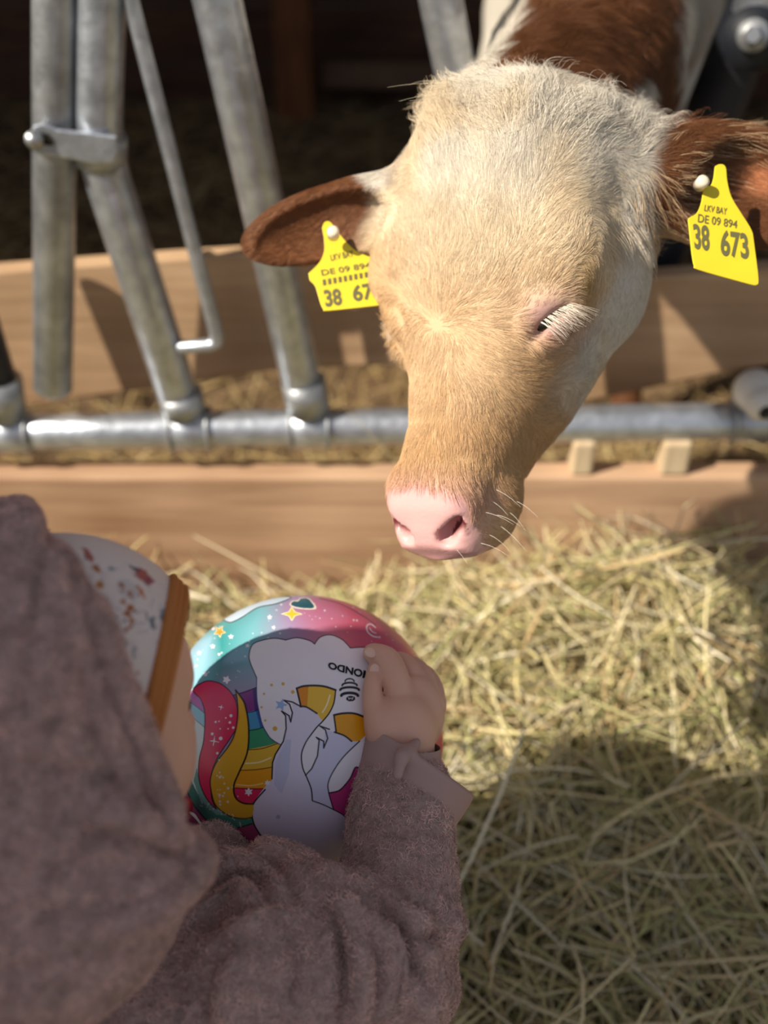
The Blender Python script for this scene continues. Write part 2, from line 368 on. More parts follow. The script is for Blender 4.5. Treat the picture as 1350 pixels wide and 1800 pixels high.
# thin U rod
rod = empty('guide_rod', WY(345, 610, FY), 'thin bent steel rod with a hooked lower end, between two slanting bars', 'rod')
V, F = pipe_end(fillet([WY(205, -200, FY-.01), WY(230, 0, FY-.01), WY(382, 595, FY-.01), WY(376, 606, FY-.01), WY(312, 611, FY-.01)], .008, 6), .0085, 14); mesh_obj('rod', V, F, M_zinc, rod)
# black bar at right
bk = empty('fence_bar', WY(1120, 560, 1.46), 'black coated bar running down behind the calf ear at the right', 'bar')
BY = 1.46
V, F = pipe_end([WY(1385, -170, BY), WY(1335, 0, BY), WY(1262, 180, BY), WY(1150, 470, BY), WY(1120, 560, BY)], .036, 24); mesh_obj('pipe', V, F, M_black, bk)
V, F = tube([WY(1322, 68, BY-.062), WY(1322, 68, BY)], .036, 24); mesh_obj('joint', V, F, M_black, bk)
V, F = tube([WY(1324, 62, BY-.085), WY(1324, 62, BY-.080), WY(1324, 62, BY)], [.009, .0115, .0115], 6); bo = mesh_obj('bolt', V, F, M_bolt, bk, smooth=False)
V, F = tube([WY(1324, 62, BY-.072), WY(1324, 62, BY-.066)], .019, 24); mesh_obj('washer', V, F, M_zincd, bo)
V, F = pipe_end([WY(1330, 82, BY-.03), WY(1440, 60, BY-.03)], .03, 20); mesh_obj('lug', V, F, M_black, bk)
V, F = pipe_end([WY(1335, 30, BY-.02), WY(1390, -190, BY-.02)], .034, 22); mesh_obj('steel_end', V, F, M_zinc, bk)

#@@HAY
# ================================================================== HAY
def hay_h(x, y):
    # heap in front of the kick board
    u = np.stack([x, y, 0*x], -1)
    base = .085+.14*sstep(.45, 1.22, y)
    base = base+.075*np.exp(-((x-.30)/.26)**2-((y-1.17)/.16)**2)-.02*sstep(.35, .6, x)*sstep(.9, 1.2, y)
    base = base+.035*vnoise(u, 5)+.018*vnoise(u+3, 13)
    return base*sstep(1.9, 1.0, np.abs(x))
gx = np.linspace(-1.4, 1.5, 150); gy = np.linspace(-.35, 1.215, 110); X, Y = np.meshgrid(gx, gy, indexing='ij'); Z = np.maximum(hay_h(X, Y)-.012, .002)
edge = sstep(-.35, 0.0, Y); Z = np.maximum(Z*edge, .002)
V = np.stack([X, Y, Z], -1).reshape(-1, 3); ii, jj = np.meshgrid(np.arange(149), np.arange(109), indexing='ij'); q = (ii*110+jj).ravel()
F = np.stack([q, q+110, q+111, q+1], 1)
hay = empty('hay_heap', (0, .6, 0), 'loose heap of pale green hay spread in front of the kick board', 'hay'); hay['kind'] = 'stuff'
o = mesh_obj('hay_mass', V, F, M_haybase, hay); o['kind'] = 'stuff'
def stalks(n, xr, yr, hf, dz, lens, rads, pal, tilt=.3, bend=.35, seed=1, sides=3, up=0):
    g = np.random.default_rng(seed); k = 6
    x = g.uniform(*xr, n); y = g.uniform(*yr, n); z = hf(x, y)+g.uniform(dz[0], dz[1], n)
    az = g.uniform(0, 2*np.pi, n); el = g.normal(up, tilt, n); L = g.uniform(*lens, n)*np.where(g.random(n) < .15, 1.6, 1)
    d = np.stack([np.cos(az)*np.cos(el), np.sin(az)*np.cos(el), np.sin(el)], -1); s = np.stack([-np.sin(az), np.cos(az), 0*az], -1)
    cv = g.normal(0, bend, n); cv2 = g.normal(0, bend*.6, n); t = np.linspace(-.5, .5, k)
    P_ = np.stack([x, y, z], -1)[:, None]+L[:, None, None]*(t[None, :, None]*d[:, None]+(t**2)[None, :, None]*cv[:, None, None]*s[:, None]+(t**2)[None, :, None]*(cv2[:, None, None]*np.array([0, 0, 1.])))
    kink = (g.random(n) < .25)[:, None]; P_ += kink[..., None]*np.maximum(t-.1, 0)[None, :, None]*L[:, None, None]*g.normal(0, .6, (n, 1, 3))
    P_[..., 2] = np.maximum(P_[..., 2], .004)
    R = g.uniform(*rads, n)[:, None]*np.array([.7, 1, 1, .95, .85, .45])
    nrm = np.cross(s, d)
    ring = []
    flat = g.uniform(.35, 1., n)
    for a in range(sides):
        th = 2*np.pi*a/sides; ring.append(P_+R[..., None]*(np.cos(th)*s[:, None]+np.sin(th)*(nrm*flat[:, None])[:, None]))
    V = np.stack(ring, 2).reshape(-1, 3)
    i = np.arange(n)[:, None, None]*k*sides+np.arange(k-1)[None, :, None]*sides+np.arange(sides)[None, None, :]
    j = np.arange(n)[:, None, None]*k*sides+np.arange(k-1)[None, :, None]*sides+((np.arange(sides)+1) % sides)[None, None, :]
    F = np.stack([i, j, j+sides, i+sides], -1).reshape(-1, 4)
    pal = np.array(pal); c = pal[g.integers(0, len(pal), n)]*g.uniform(.75, 1.2, (n, 1)); c = np.repeat(c, k*sides, 0)
    return V, F, c
PAL = [(.70, .60, .33), (.66, .57, .28), (.56, .53, .26), (.78, .69, .46), (.74, .60, .36), (.50, .44, .20), (.62, .45, .24), (.82, .75, .56), (.45, .45, .20), (.68, .60, .35)]
hs = [stalks(14000, (-1.1, 1.25), (.05, 1.2), hay_h, (-.02, .025), (.05, .15), (.0007, .0018), PAL, .28, .4, 1),
      stalks(5200, (-.9, 1.15), (.2, 1.19), hay_h, (0, .04), (.10, .26), (.0012, .0028), PAL, .25, .5, 2),
      stalks(420, (.1, 1.0), (.85, 1.17), hay_h, (.01, .06), (.12, .24), (.0014, .0028), PAL, .5, .3, 3, up=.2)]
V = np.concatenate([h[0] for h in hs]); n = 0; Fs = []
for h in hs: Fs.append(h[1]+n); n += len(h[0])
bad = V[:, 1] > 1.215; V[bad, 1] = 1.215-(V[bad, 1]-1.215)*.1
o = mesh_obj('hay_stalks', V, np.concatenate(Fs), M_hay, hay, smooth=False, cols=np.concatenate([h[2] for h in hs])); o['kind'] = 'stuff'
# bedding inside the barn
def bed_h(x, y): u = np.stack([x, y, 0*x], -1); return .05+.03*vnoise(u, 3)+.02*vnoise(u, 9)
bed = empty('straw_bedding', (0, 2.4, 0), 'brown trampled straw bedding on the barn floor behind the fence', 'straw'); bed['kind'] = 'stuff'
gx = np.linspace(-2.9, 2.9, 180); gy = np.linspace(1.27, 3.84, 90); X, Y = np.meshgrid(gx, gy, indexing='ij'); Z = bed_h(X, Y)
V = np.stack([X, Y, Z], -1).reshape(-1, 3); ii, jj = np.meshgrid(np.arange(179), np.arange(89), indexing='ij'); q = (ii*90+jj).ravel()
o = mesh_obj('straw_mass', V, np.stack([q, q+90, q+91, q+1], 1), M_bed, bed); o['kind'] = 'stuff'
PALB = [(.45, .31, .13), (.52, .38, .17), (.32, .21, .10), (.24, .15, .08), (.66, .52, .26), (.38, .26, .13)]
hs = [stalks(7000, (-1.3, 1.5), (1.28, 3.7), bed_h, (-.01, .03), (.05, .2), (.001, .0026), PALB, .25, .4, 5), stalks(2500, (-.9, 1.2), (1.27, 1.75), bed_h, (-.01, .05), (.05, .16), (.001, .0024), PALB[:2]+PALB[4:5], .3, .4, 6)]
V = np.concatenate([h[0] for h in hs]); n = 0; Fs = []
for h in hs: Fs.append(h[1]+n); n += len(h[0])
bad = V[:, 1] < 1.275; V[bad, 1] = 1.275
o = mesh_obj('straw_stalks', V, np.concatenate(Fs), M_hay, bed, smooth=False, cols=np.concatenate([h[2] for h in hs])); o['kind'] = 'stuff'

#@@CALF
# ================================================================== CALF
Lx = np.array([-5.4, -33.2, -6.0]); Lx /= np.linalg.norm(Lx)        # poll -> nose (right, up, depth)
YAW = math.radians(36)
Nn = np.array([-math.sin(YAW), 0, -math.cos(YAW)]); Nn -= Lx*(Lx@Nn); Nn /= np.linalg.norm(Nn)
Ss = np.cross(Lx, Nn)
if Ss[0] < 0: Ss = -Ss
O = P(852, 172, .935)
TL = np.array([-3.2, -2.6, -1.5, 0, 3, 7, 11, 15, 19, 23, 27, 30, 32.5, 34.6, 36.2, 37.2, 37.7])
TW = np.array([.6, 3.6, 6.2, 7.8, 9.0, 9.7, 9.8, 9.8, 8.5, 6.3, 4.8, 4.3, 4.3, 4.2, 3.9, 3.3, 1.2])
TT = np.array([-4.5, -2.6, -1., .1, 1.0, 1.4, 1.4, .9, .2, -.2, -.4, -.2, -.1, -.9, -2.0, -2.9, -4.6])
TB = np.array([-6, -8, -10, -12, -13.5, -14.6, -15.0, -15.6, -16.8, -16.2, -13.6, -11.4, -10.6, -9.4, -8.0, -6.8, -5.2])
TS = np.array([0, 0, 0, 0, 0, 0, 0, 0, 0, -.05, -.3, -.55, -.75, -.85, -.9, -.9, -.9])
def ts(l): return float(np.interp(l, TL, TS))
def HL(s, n, l): return O+((s+ts(l))*Ss+n*Nn+l*Lx)*.01
def head_fn(X, Y, Z):
    x, y, z = (X-O[0])*100, (Y-O[1])*100, (Z-O[2])*100
    s = x*Ss[0]+y*Ss[1]+z*Ss[2]; n = x*Nn[0]+y*Nn[1]+z*Nn[2]; l = x*Lx[0]+y*Lx[1]+z*Lx[2]
    ll = np.clip(l, TL[0], TL[-1]); w_ = np.interp(ll, TL, TW); t = np.interp(ll, TL, TT); b = np.interp(ll, TL, TB)
    s = s-np.interp(ll, TL, TS); c = (t+b)/2; h = (t-b)/2; u = np.abs(s)/w_; v = np.abs(n-c)/h; r = (u**2.25+v**2.25)**(1/2.25)
    return ((r-1)*np.minimum(w_, h)+np.abs(l-ll)*1.0)*.01
calf_fl = Field([grid1([(-.2, -.115, .012), (-.115, .35, .0028), (.35, .75, .014)]), grid1([(-1.45, -.06, .016), (-.06, .37, .0028), (.37, .9, .014)]), grid1([(.78, 1.12, .0028), (1.12, 1.5, .008), (1.5, 3.4, .017)])])
cf = calf_fl
cf.add(head_fn, HL(0, -8, 17)-.27, HL(0, -8, 17)+.27, .02)
# body in world coordinates
def cw(x, y, z): return w2c(np.array([x, y, z]))
Pneck0 = HL(0, -8, 3)
TR0, TR1 = cw(.36, 2.02, .78), cw(.50, 2.72, .80)
NK1 = P(1030, 118, 1.26); NK2 = w2c(np.array([.33, 1.72, .88]))
add_cone(cf, TR0, TR1, .185, .19, .05)
add_cone(cf, HL(.0, -8, 2.5), NK1, .082, .092, .05)
add_cone(cf, NK1, NK2, .092, .13, .05); add_cone(cf, NK2, TR0, .13, .17, .06)
add_cone(cf, cw(.33, 1.80, .66), cw(.36, 2.05, .70), .11, .15, .05)
for (hx, hy), (fx, fy), back in (((.24, 1.95), (.24, 1.93), 0), ((.46, 1.90), (.47, 1.88), 0), ((.38, 2.72), (.38, 2.76), 1), ((.62, 2.68), (.63, 2.70), 1)):
    if not back:
        add_cone(cf, cw(hx, hy, .70), cw(hx, hy, .40), .085, .035, .04); add_cone(cf, cw(hx, hy, .40), cw(fx, fy, .16), .033, .022, .02); add_cone(cf, cw(fx, fy, .16), cw(fx, fy-.02, .095), .026, .034, .02)
    else:
        kx, ky = hx-.02, hy-.10; gx_, gy_ = hx+.02, hy+.10
        add_cone(cf, cw(hx, hy, .74), cw(kx, ky, .50), .12, .07, .05); add_cone(cf, cw(kx, ky, .50), cw(gx_, gy_, .36), .06, .032, .03)
        add_cone(cf, cw(gx_, gy_, .36), cw(fx, fy+.04, .16), .03, .022, .02); add_cone(cf, cw(fx, fy+.04, .16), cw(fx, fy+.02, .095), .026, .034, .02)
add_cone(cf, cw(.52, 2.90, .90), cw(.56, 2.96, .45), .022, .012, .03)
# head details
add_ell(cf, HL(8.2, -3.0, 13.2), (.034, .026, .022), axes(Lx, Nn), .03)      # brow ridges
add_ell(cf, HL(-8.2, -3.0, 13.2), (.034, .026, .022), axes(Lx, Nn), .03)
add_ell(cf, HL(7.8, -11, 11.5), (.055, .05, .03), axes(Lx, Nn), .03)          # cheeks
add_ell(cf, HL(-7.8, -11, 11.5), (.055, .05, .03), axes(Lx, Nn), .03)
add_ell(cf, HL(3.5, -.6, 4.0), (.035, .02, .02), axes(Lx, Nn), .03)          # horn bud bumps
add_ell(cf, HL(-2.5, -.2, 3.0), (.03, .02, .02), axes(Lx, Nn), .03)
add_ell(cf, HL(2.8, -7.2, 32.6), (.033, .025, .020), axes(Lx, Nn), .015)      # upper lip
add_ell(cf, HL(-2.6, -7.2, 32.6), (.033, .025, .020), axes(Lx, Nn), .015)
add_ell(cf, HL(2.3, -2.5, 33.0), (.024, .018, .015), axes(Lx, Nn), .012)      # nostril wings
add_ell(cf, HL(-2.3, -2.5, 33.0), (.024, .018, .015), axes(Lx, Nn), .012)
# ears
def ear(base, tip, up, wid, th, cup, open_dir, br=.03):
    base = np.asarray(base); tip = np.asarray(tip); M = axes(tip-base, up); L = np.linalg.norm(tip-base)
    c = base+(tip-base)*.55
    add_cone(cf, base-(tip-base)*.05, base+(tip-base)*.35, br, wid*.78, .03, sq=None)
    add_ell(cf, c, (L*.58, wid, th), M, .015)
    if cup:
        add_ell(cf, c+np.asarray(open_dir)*cup+(tip-base)*.02, (L*.47, wid*.80, th*1.0), M, .006, 'd')
EB = HL(8.6, -7, 4.2)
ear(P(1105, 305, .965), P(1440, 345, .975), (0.05, 1, .15), .054, .026, .026, (0.15, -.30, -.9), .040)
ear(P(735, 345, 1.0), P(462, 425, 1.01), (0.2, 1, .1), .034, .020, .016, (0, -.45, -.9), .026)
# eyes: find the surface and sink a lid fold there
def surf(px, py): d = cf.ray(px, py); return P(px, py, d)
EYE = surf(968, 556)
def to_local(p): q = (p-O)*100; return q@Ss-ts(q@Lx), q@Nn, q@Lx
es, en, el = to_local(EYE)
EYEM = HL(-es, en, el)
eye_c = {}
for sgn, e in ((1, EYE), (-1, EYEM)):
    nd = Ss*sgn*.80+Nn*.5; nd /= np.linalg.norm(nd)                            # outward normal of the socket
    sd = P(990, 540, .9)-P(938, 578, .9); sd /= np.linalg.norm(sd)              # direction of the slit
    if sgn < 0: loc = np.array([-(sd@Ss), sd@Nn, sd@Lx]); sd = loc[0]*Ss+loc[1]*Nn+loc[2]*Lx
    M = axes(sd, nd); third = M[2] if M[2]@Lx < 0 else -M[2]                       # third points to the poll
    add_ell(cf, e-nd*.004, (.026, .011, .018), M, .012)                         # lid bulge
    add_ell(cf, e-nd*.001+third*.011, (.023, .009, .008), M, .006)              # upper lid
    add_ell(cf, e+nd*.007-third*.001, (.0135, .009, .0036), M, .003, 'd')         # slit
    add_ell(cf, e+nd*.004-sd*.020-third*.004, (.013, .006, .0045), M, .006, 'd')  # tear corner
    eye_c[sgn] = (e-nd*.0125, nd, sd, third, e)
# nostrils
nos_c = []
for (px, py) in ((794, 936),):
    p = surf(px, py); s_, n_, l_ = to_local(p)
    for sg in (1, -1):
        q = HL(sg*s_, n_, l_); ax_ = surf(811, 908)-surf(782, 952)
        if sg < 0: loc = np.array([-(ax_@Ss), ax_@Nn, ax_@Lx]); ax_ = loc[0]*Ss+loc[1]*Nn+loc[2]*Lx
        inw = -(Lx*.62+Ss*sg*.42+Nn*.35); inw /= np.linalg.norm(inw); MM = axes(ax_, inw); ax_ = ax_/np.linalg.norm(ax_); nos_c.append(q)
        add_ell(cf, q+inw*.004, (.0145, .018, .0060), MM, .004, 'd')
        add_ell(cf, q-ax_*.0075+inw*.002, (.0062, .015, .0066), MM, .004, 'd')
# mouth line
add_ell(cf, HL(0, -8.4, 34.0), (.038, .003, .02), axes(Ss, Nn), .003, 'd')
Vc, Qc = cf.build()
Vw = c2w(Vc)
# coat colour painted from the animal's own markings
CREAM = np.array([.80, .66, .46]); WHITE = np.array([.82, .76, .65]); TAN = np.array([.70, .43, .20]); BROWN = np.array([.15, .058, .022]); PINK = np.array([.80, .42, .38]); STAIN = np.array([.55, .33, .08]); APRI = np.array([.80, .56, .32])
def mixc(a, b, t): return a*(1-t[:, None])+b*t[:, None]
def coat(Vc):
    px, py = proj(Vc); d = Vc[:, 2]; q = (Vc-O)*100; s, n, l = q@Ss, q@Nn, q@Lx; nz = vnoise(Vc, 45)*.5+vnoise(Vc, 110)*.3
    c = np.tile(CREAM, (len(Vc), 1))
    c = mixc(c, WHITE, sstep(-.2, .5, vnoise(Vc, 22)+.4)*sstep(430, 250, py))
    c = mixc(c, APRI, sstep(380, 600, py+nz*60)*.8)
    c = mixc(c, TAN, sstep(620, 800, py+nz*70)*.75)
    c = mixc(c, TAN, np.exp(-((px-960)/70)**2-((py-690)/110)**2)*.7)
    c = mixc(c, TAN, sstep(740, 670, px+nz*20)*sstep(380, 480, py)*.6*sstep(800, 600, py))
    side = sstep(4.5, 8.0, -n+nz*1.5)*sstep(26, 20, l)
    c = mixc(c, WHITE*.97, side*.9)
    c = mixc(c, STAIN, np.exp(-((px-1030)/22)**2-((py-490)/45)**2)*.75)
    c = mixc(c, STAIN, np.exp(-((px-1062)/12)**2-((py-640)/110)**2)*.25)
    eyez = np.exp(-((px-968)/48)**2-((py-562)/38)**2)*(d < 1.0); c = mixc(c, PINK*np.array([.75, .8, .85]), np.clip(eyez*1.1, 0, .8))
    # ears
    er = sstep(1118, 1150, px-.25*np.abs(py-330)+nz*14)*(d < 1.12)
    er = er*sstep(250, 200, py-(px-1100)*1.1-40+60) if False else er
    c = mixc(c, BROWN*1.25, er)
    c = mixc(c, np.array([.72, .30, .14]), np.exp(-((px-1335)/45)**2-((py-310)/35)**2)*er)
    c = mixc(c, APRI*.9, er*sstep(385, 425, py-.12*(px-1150))*sstep(1260, 1180, px))
    el_ = sstep(702, 655, px+.55*(py-330)+nz*40)*(py < 520)*(px < 720)*(d < 1.12)
    c = mixc(c, BROWN*1.45, el_)
    c = mixc(c, WHITE*.9, el_*sstep(12, -12, py-300-1.0*(px-625)+nz*18)*sstep(600, 625, px))
    # neck and body
    nk = sstep(1.045, 1.08, d+nz*.02+.0000*px)
    body = mixc(np.tile(WHITE*.92, (len(Vc), 1)), BROWN, sstep(868, 885, px-.38*(130-py)+nz*14)*sstep(1205, 1180, px+nz*10))
    wpatch = np.exp(-((px-1120)/35)**2-((py-165)/45)**2)+.9*np.exp(-((px-1000)/50)**2-((py-185)/22)**2); body = mixc(body, WHITE*.85, sstep(.35, .6, wpatch))
    far = sstep(1.75, 1.95, d); body = mixc(body, BROWN, far*sstep(.0, .12, vnoise(Vc, 5)))
    behind = (l < 2.5)*(n < -3.0)*sstep(0, 1.5, -n-4+nz) ; nk = np.maximum(nk, 0)
    bnd = 142+.10*np.maximum(px-930, 0)+.25*np.maximum(px-1080, 0)
    nk = np.maximum(nk, sstep(-4, 10, bnd-py+nz*22)*(d > O[2]+.012)*(px > 850)*(px < 1215))
    c = mixc(c, body, nk)
    # nose pad
    s = s-np.interp(l, TL, TS)
    pad = sstep(32.6, 33.6, l-.02*s*s+nz*.7+.3)*sstep(-7.0, -6.0, n+nz*.3)*sstep(4.1, 3.5, np.abs(s)+nz*.4)
    c = mixc(c, np.array([.80, .50, .38]), np.clip(sstep(30, 32.5, l)*sstep(-6.5, -4, n)*.6, 0, 1))
    c = mixc(c, np.array([.74, .42, .40]), pad)
    for q_ in nos_c: c = mixc(c, np.array([.13, .025, .03]), sstep(.0, .004, ((Vc-q_)@(-Lx*.62-Nn*.35))-.002)*(np.linalg.norm(Vc-q_, axis=1) < .0135)*(l > 30)*(pad > -1)*(np.abs(s) < 4.5))
    hoof = (c2w(Vc)[:, 2] < .10); c[hoof] = (.10, .08, .06)
    return c, pad
colV, padV = coat(Vc)
# darken inside nostril: flesh, deep red brown
nost = np.zeros(len(Vc))
calf = empty('calf', (.37, 1.6, 0), 'brown and white calf lowering its cream head through the feed fence towards the child', 'calf')
M_hide = mat('calf_hide', CREAM, .55, attr=True, spec=.25, bump=.25, bscale=300, bdist=.001)
body = mesh_obj('body', Vw, Qc, M_hide, calf, cols=colV*np.where(padV > .4, 1, .72)[:, None])
# nose pad gets a moist gloss of its own via attribute driven coat
a = body.data.color_attributes.new('Wet', 'FLOAT_COLOR', 'POINT'); c4 = np.ones((len(Vc), 4), np.float32); c4[:, :3] = padV[:, None]; a.data.foreach_set('color', c4.ravel())
ntm = M_hide.node_tree; at = ntm.nodes.new('ShaderNodeAttribute'); at.attribute_name = 'Wet'; mr = ntm.nodes.new('ShaderNodeMapRange'); mr.inputs['To Min'].default_value = .65; mr.inputs['To Max'].default_value = .28
ntm.links.new(at.outputs['Fac'], mr.inputs['Value']); ntm.links.new(mr.outputs[0], ntm.nodes['Principled BSDF'].inputs['Roughness'])

M_eye = mat('dark_eye', (.012, .006, .004), .08, coat=1.0, spec=.6)
def sphere(c, r, sg=24, rg=16):
    V = []; F = []
    for i in range(rg+1):
        t = math.pi*i/rg
        for j in range(sg): a = 2*math.pi*j/sg; V.append(np.asarray(c)+np.asarray(r)*np.array([math.sin(t)*math.cos(a), math.sin(t)*math.sin(a), math.cos(t)]))
    for i in range(rg):
        for j in range(sg): F.append((i*sg+j, i*sg+(j+1) % sg, (i+1)*sg+(j+1) % sg, (i+1)*sg+j))
    return np.array(V), F
for sgn in (1, -1):
    c, nd, sd, third, e = eye_c[sgn]; V, F = sphere(c2w(c), .0145); mesh_obj('eye', V, F, M_eye, calf)
    n = 95; t = rng.uniform(-1, 1, n); root = e+sd*(t*.0125)[:, None]+nd*.0045+third*(.0035-.002*t*t)[:, None]+rng.normal(0, .0006, (n, 3))
    dirv = nd[None]*.8+(-third)[None]*(.5+rng.uniform(0, .25, n))[:, None]+sd[None]*(.25+.35*t)[:, None]; dirv /= np.linalg.norm(dirv, axis=1)[:, None]
    Ln = (rng.uniform(.010, .020, n)*(1 if sgn > 0 else .4))[:, None, None]; tt = np.linspace(0, 1, 6)[None, :, None]
    pts = root[:, None]+dirv[:, None]*tt*Ln-third[None, None]*(tt**2*.60*Ln)+sd[None, None]*(tt**2*rng.normal(0, .2, n)[:, None, None]*Ln); pw = c2w(pts)
    hair_obj('eyelashes', pw, np.tile(np.linspace(.00016, .00003, 6), (n, 1)), np.tile([.85, .78, .66], (n, 1)), M_hay, calf)

# fur
def mesh_samples(V, Q, n, mask=None, wt=None):
    a, b, c, d = V[Q[:, 0]], V[Q[:, 1]], V[Q[:, 2]], V[Q[:, 3]]
    nr = -np.cross(c-a, d-b); ar = np.linalg.norm(nr, axis=1)+1e-15; nr = nr/ar[:, None]; cen = (a+b+c+d)/4; p = ar.copy()
    if mask is not None: p = p*mask(cen, nr)
    p = p/p.sum(); i = rng.choice(len(Q), n, p=p); u = rng.random((n, 1)); v = rng.random((n, 1))
    pt = (a[i]*(1-u)+b[i]*u)*(1-v)+(d[i]*(1-u)+c[i]*u)*v
    return pt, nr[i], i
FLOW = [(740, 500, -.4, -.9), (770, 480, 0, -1), (820, 470, .25, -1), (800, 380, -.1, -1), (740, 400, -.3, -1), (700, 460, -.5, -.8), (690, 560, -.7, .6), (900, 420, .3, -1), (880, 330, .15, -1), (800, 280, -.3, -1), (770, 220, -.7, -.7), (850, 220, -.5, -.8), (850, 165, -.9, -.3), (930, 220, .3, -.9), (1000, 250, .5, -.8), (960, 180, .1, -1), (1050, 200, .7, -.7),
        (1000, 330, .6, -.6), (1060, 330, .8, -.3), (1100, 300, .7, .5), (1100, 380, .5, .9), (1000, 420, .5, -.8), (960, 500, .6, -.8), (900, 520, .5, -.8), (880, 570, .9, -.1), (850, 590, .9, .5), (860, 640, .8, .7), (800, 620, .5, .9), (770, 620, 0, 1), (735, 620, -.5, 1), (720, 700, -.2, 1), (780, 720, .05, 1), (850, 720, .4, 1), (900, 700, .9, .6), (940, 660, 1, .1), (985, 660, .9, -.4), (960, 720, .9, .2), (900, 780, .5, .9), (960, 800, .3, 1), (820, 800, .2, 1), (750, 800, -.05, 1),
        (720, 860, -.5, 1), (770, 870, .0, 1), (830, 870, .6, .8), (880, 880, .9, .5), (900, 930, .9, .3), (850, 945, .8, .5), (1050, 480, .2, 1), (1080, 500, .0, 1), (1040, 600, -.1, 1), (1000, 620, .9, .3), (1000, 700, .1, 1), (930, 620, .7, .7), (1090, 420, .1, 1),
        (1180, 240, .9, -.3), (1250, 230, 1, .1), (1330, 280, 1, .5), (1200, 330, 1, .1), (1150, 400, .8, .7), (1200, 420, .9, .5), (1120, 330, .1, 1), (1300, 380, .9, .4), (1130, 250, .6, -.6),
        (680, 330, -.8, .2), (620, 340, -1, .2), (550, 380, -1, .3), (490, 420, -1, .4), (620, 420, -.9, .5),
        (950, 80, .6, -.8), (1050, 60, .8, -.5), (1000, 140, .7, .2), (1100, 120, .9, .3), (900, 110, -.4, -.7), (1150, 50, .9, 0), (850, 50, 0, 1), (1250, 80, 0, 1)]
FLOW = np.array(FLOW, float)
def flow(px, py):
    P2 = np.stack([px, py], 1)[:, None]-FLOW[None, :, :2]; d2 = (P2**2).sum(-1)+60; wt = 1/d2**1.6; v = (wt[..., None]*FLOW[None, :, 2:]/np.linalg.norm(FLOW[:, 2:], axis=1)[None, :, None]).sum(1)
    r = np.stack([px-768, py-572], 1); rr = np.linalg.norm(r, axis=1)+1e-6; v = v/(np.linalg.norm(v, axis=1)[:, None]+1e-9)
    k = np.exp(-(rr/55)**2)[:, None]; v = v*(1-k)+r/rr[:, None]*k
    return v/(np.linalg.norm(v, axis=1)[:, None]+1e-9)
M_fur = mat('calf_fur', CREAM, .5, attr=True, spec=.35)
def fur(name, n, mask, length, lift, rad, wild=.3, clump=.5, nclump=9000, k=6, cfun=None, curl=0.):
    pt, nr, _ = mesh_samples(Vc, Qc, n, mask)
    px, py = proj(pt); fv = np.concatenate([flow(px[i:i+20000], py[i:i+20000]) for i in range(0, n, 20000)])
    d = np.stack([fv[:, 0], -fv[:, 1], 0*px], 1)
    nv = np.stack([vnoise(pt, 60), vnoise(pt+5, 60), vnoise(pt+9, 60)], 1)*wild; d = d+nv+rng.normal(0, .06+wild*.15, (n, 3))
    d -= nr*(d*nr).sum(1)[:, None]; d /= np.linalg.norm(d, axis=1)[:, None]+1e-9
    L = length(pt, px, py)*rng.uniform(.65, 1.15, n); lf = (lift+.05*vnoise(pt+2, 80))[:, None]
    t = np.linspace(0, 1, k)[None, :, None]
    side = np.cross(nr, d); cv = (vnoise(pt+7, 50)*.5+rng.normal(0, .12, n))[:, None, None]
    C = (d[:, None]*t+nr[:, None]*(lf[:, None]*(1.6*t-1.0*t*t))+side[:, None]*cv*t*t*.6)
    if curl: 
        ph = (vnoise(pt+11, 30)*6)[:, None, None]; C = C+curl*(side[:, None]*np.sin(t*7+ph)*t+nr[:, None]*np.cos(t*7+ph)*t*.7)
    pts = pt[:, None]+L[:, None, None]*C-nr[:, None]*.0006
    if clump:
        ci = rng.choice(n, nclump, replace=False); kd = KDTree(nclump)
        for j, q in enumerate(ci): kd.insert(pt[q], j)
        kd.balance(); near = np.array([ci[kd.find(p)[1]] for p in pt]); tgt = pts[near]-pt[near][:, None]+pt[near][:, None]
        wgt = clump*(np.linspace(0, 1, k)**1.3)[None, :, None]; pts = pts*(1-wgt)+tgt*wgt
    col, pad = coat(pt); col = col*rng.uniform(.66, 1.14, (n, 1)) if cfun is None else cfun(pt, col)
    keep = pad < .5
    r = np.linspace(1, .18, k)[None, :]*rad*rng.uniform(.7, 1.2, (n, 1))
    return hair_obj(name, c2w(pts[keep]), r[keep], col[keep], M_fur, calf)
def headmask(c, nr):
    px, py = proj(c); f = -(nr*c).sum(1)/np.linalg.norm(c, axis=1)
    m = (c[:, 2] < 1.09)*np.where(f > -.15, 1., .12)
    ey = ((px-962)/30)**2+((py-562)/20)**2 < 1; ns = ((px-793)/26)**2+((py-938)/34)**2 < 1
    return m*(~(ey & (c[:, 2] < 1))).astype(float)*(~(ns & (c[:, 2] < .95)))
def hlen(pt, px, py):
    L = np.full(len(pt), .0125); L = L+.010*sstep(320, 180, py)*(pt[:, 2] < 1.1)*(px > 720); L = L*(1-.45*sstep(1030, 1070, px)*sstep(420, 470, py)); L = L*(1-.45*sstep(850, 920, py)); L = np.where(px < 690, L*.7, L)
    L = L*np.where((np.abs(px-965) < 45) & (np.abs(py-560) < 35), .5, 1); return L
fur('coat', 190000, headmask, hlen, .20, .00013, .36, .42, 14000)
def pollmask(c, nr):
    px, py = proj(c); return (c[:, 2] < 1.08)*(np.exp(-((px-850)/75)**2-((py-185)/45)**2)+.5*np.exp(-((px-1050)/120)**2-((py-205)/30)**2))
fur('forelock', 3500, pollmask, lambda p, x, y: np.full(len(p), .030), .55, .00016, .6, .6, 260, 9, curl=.16)
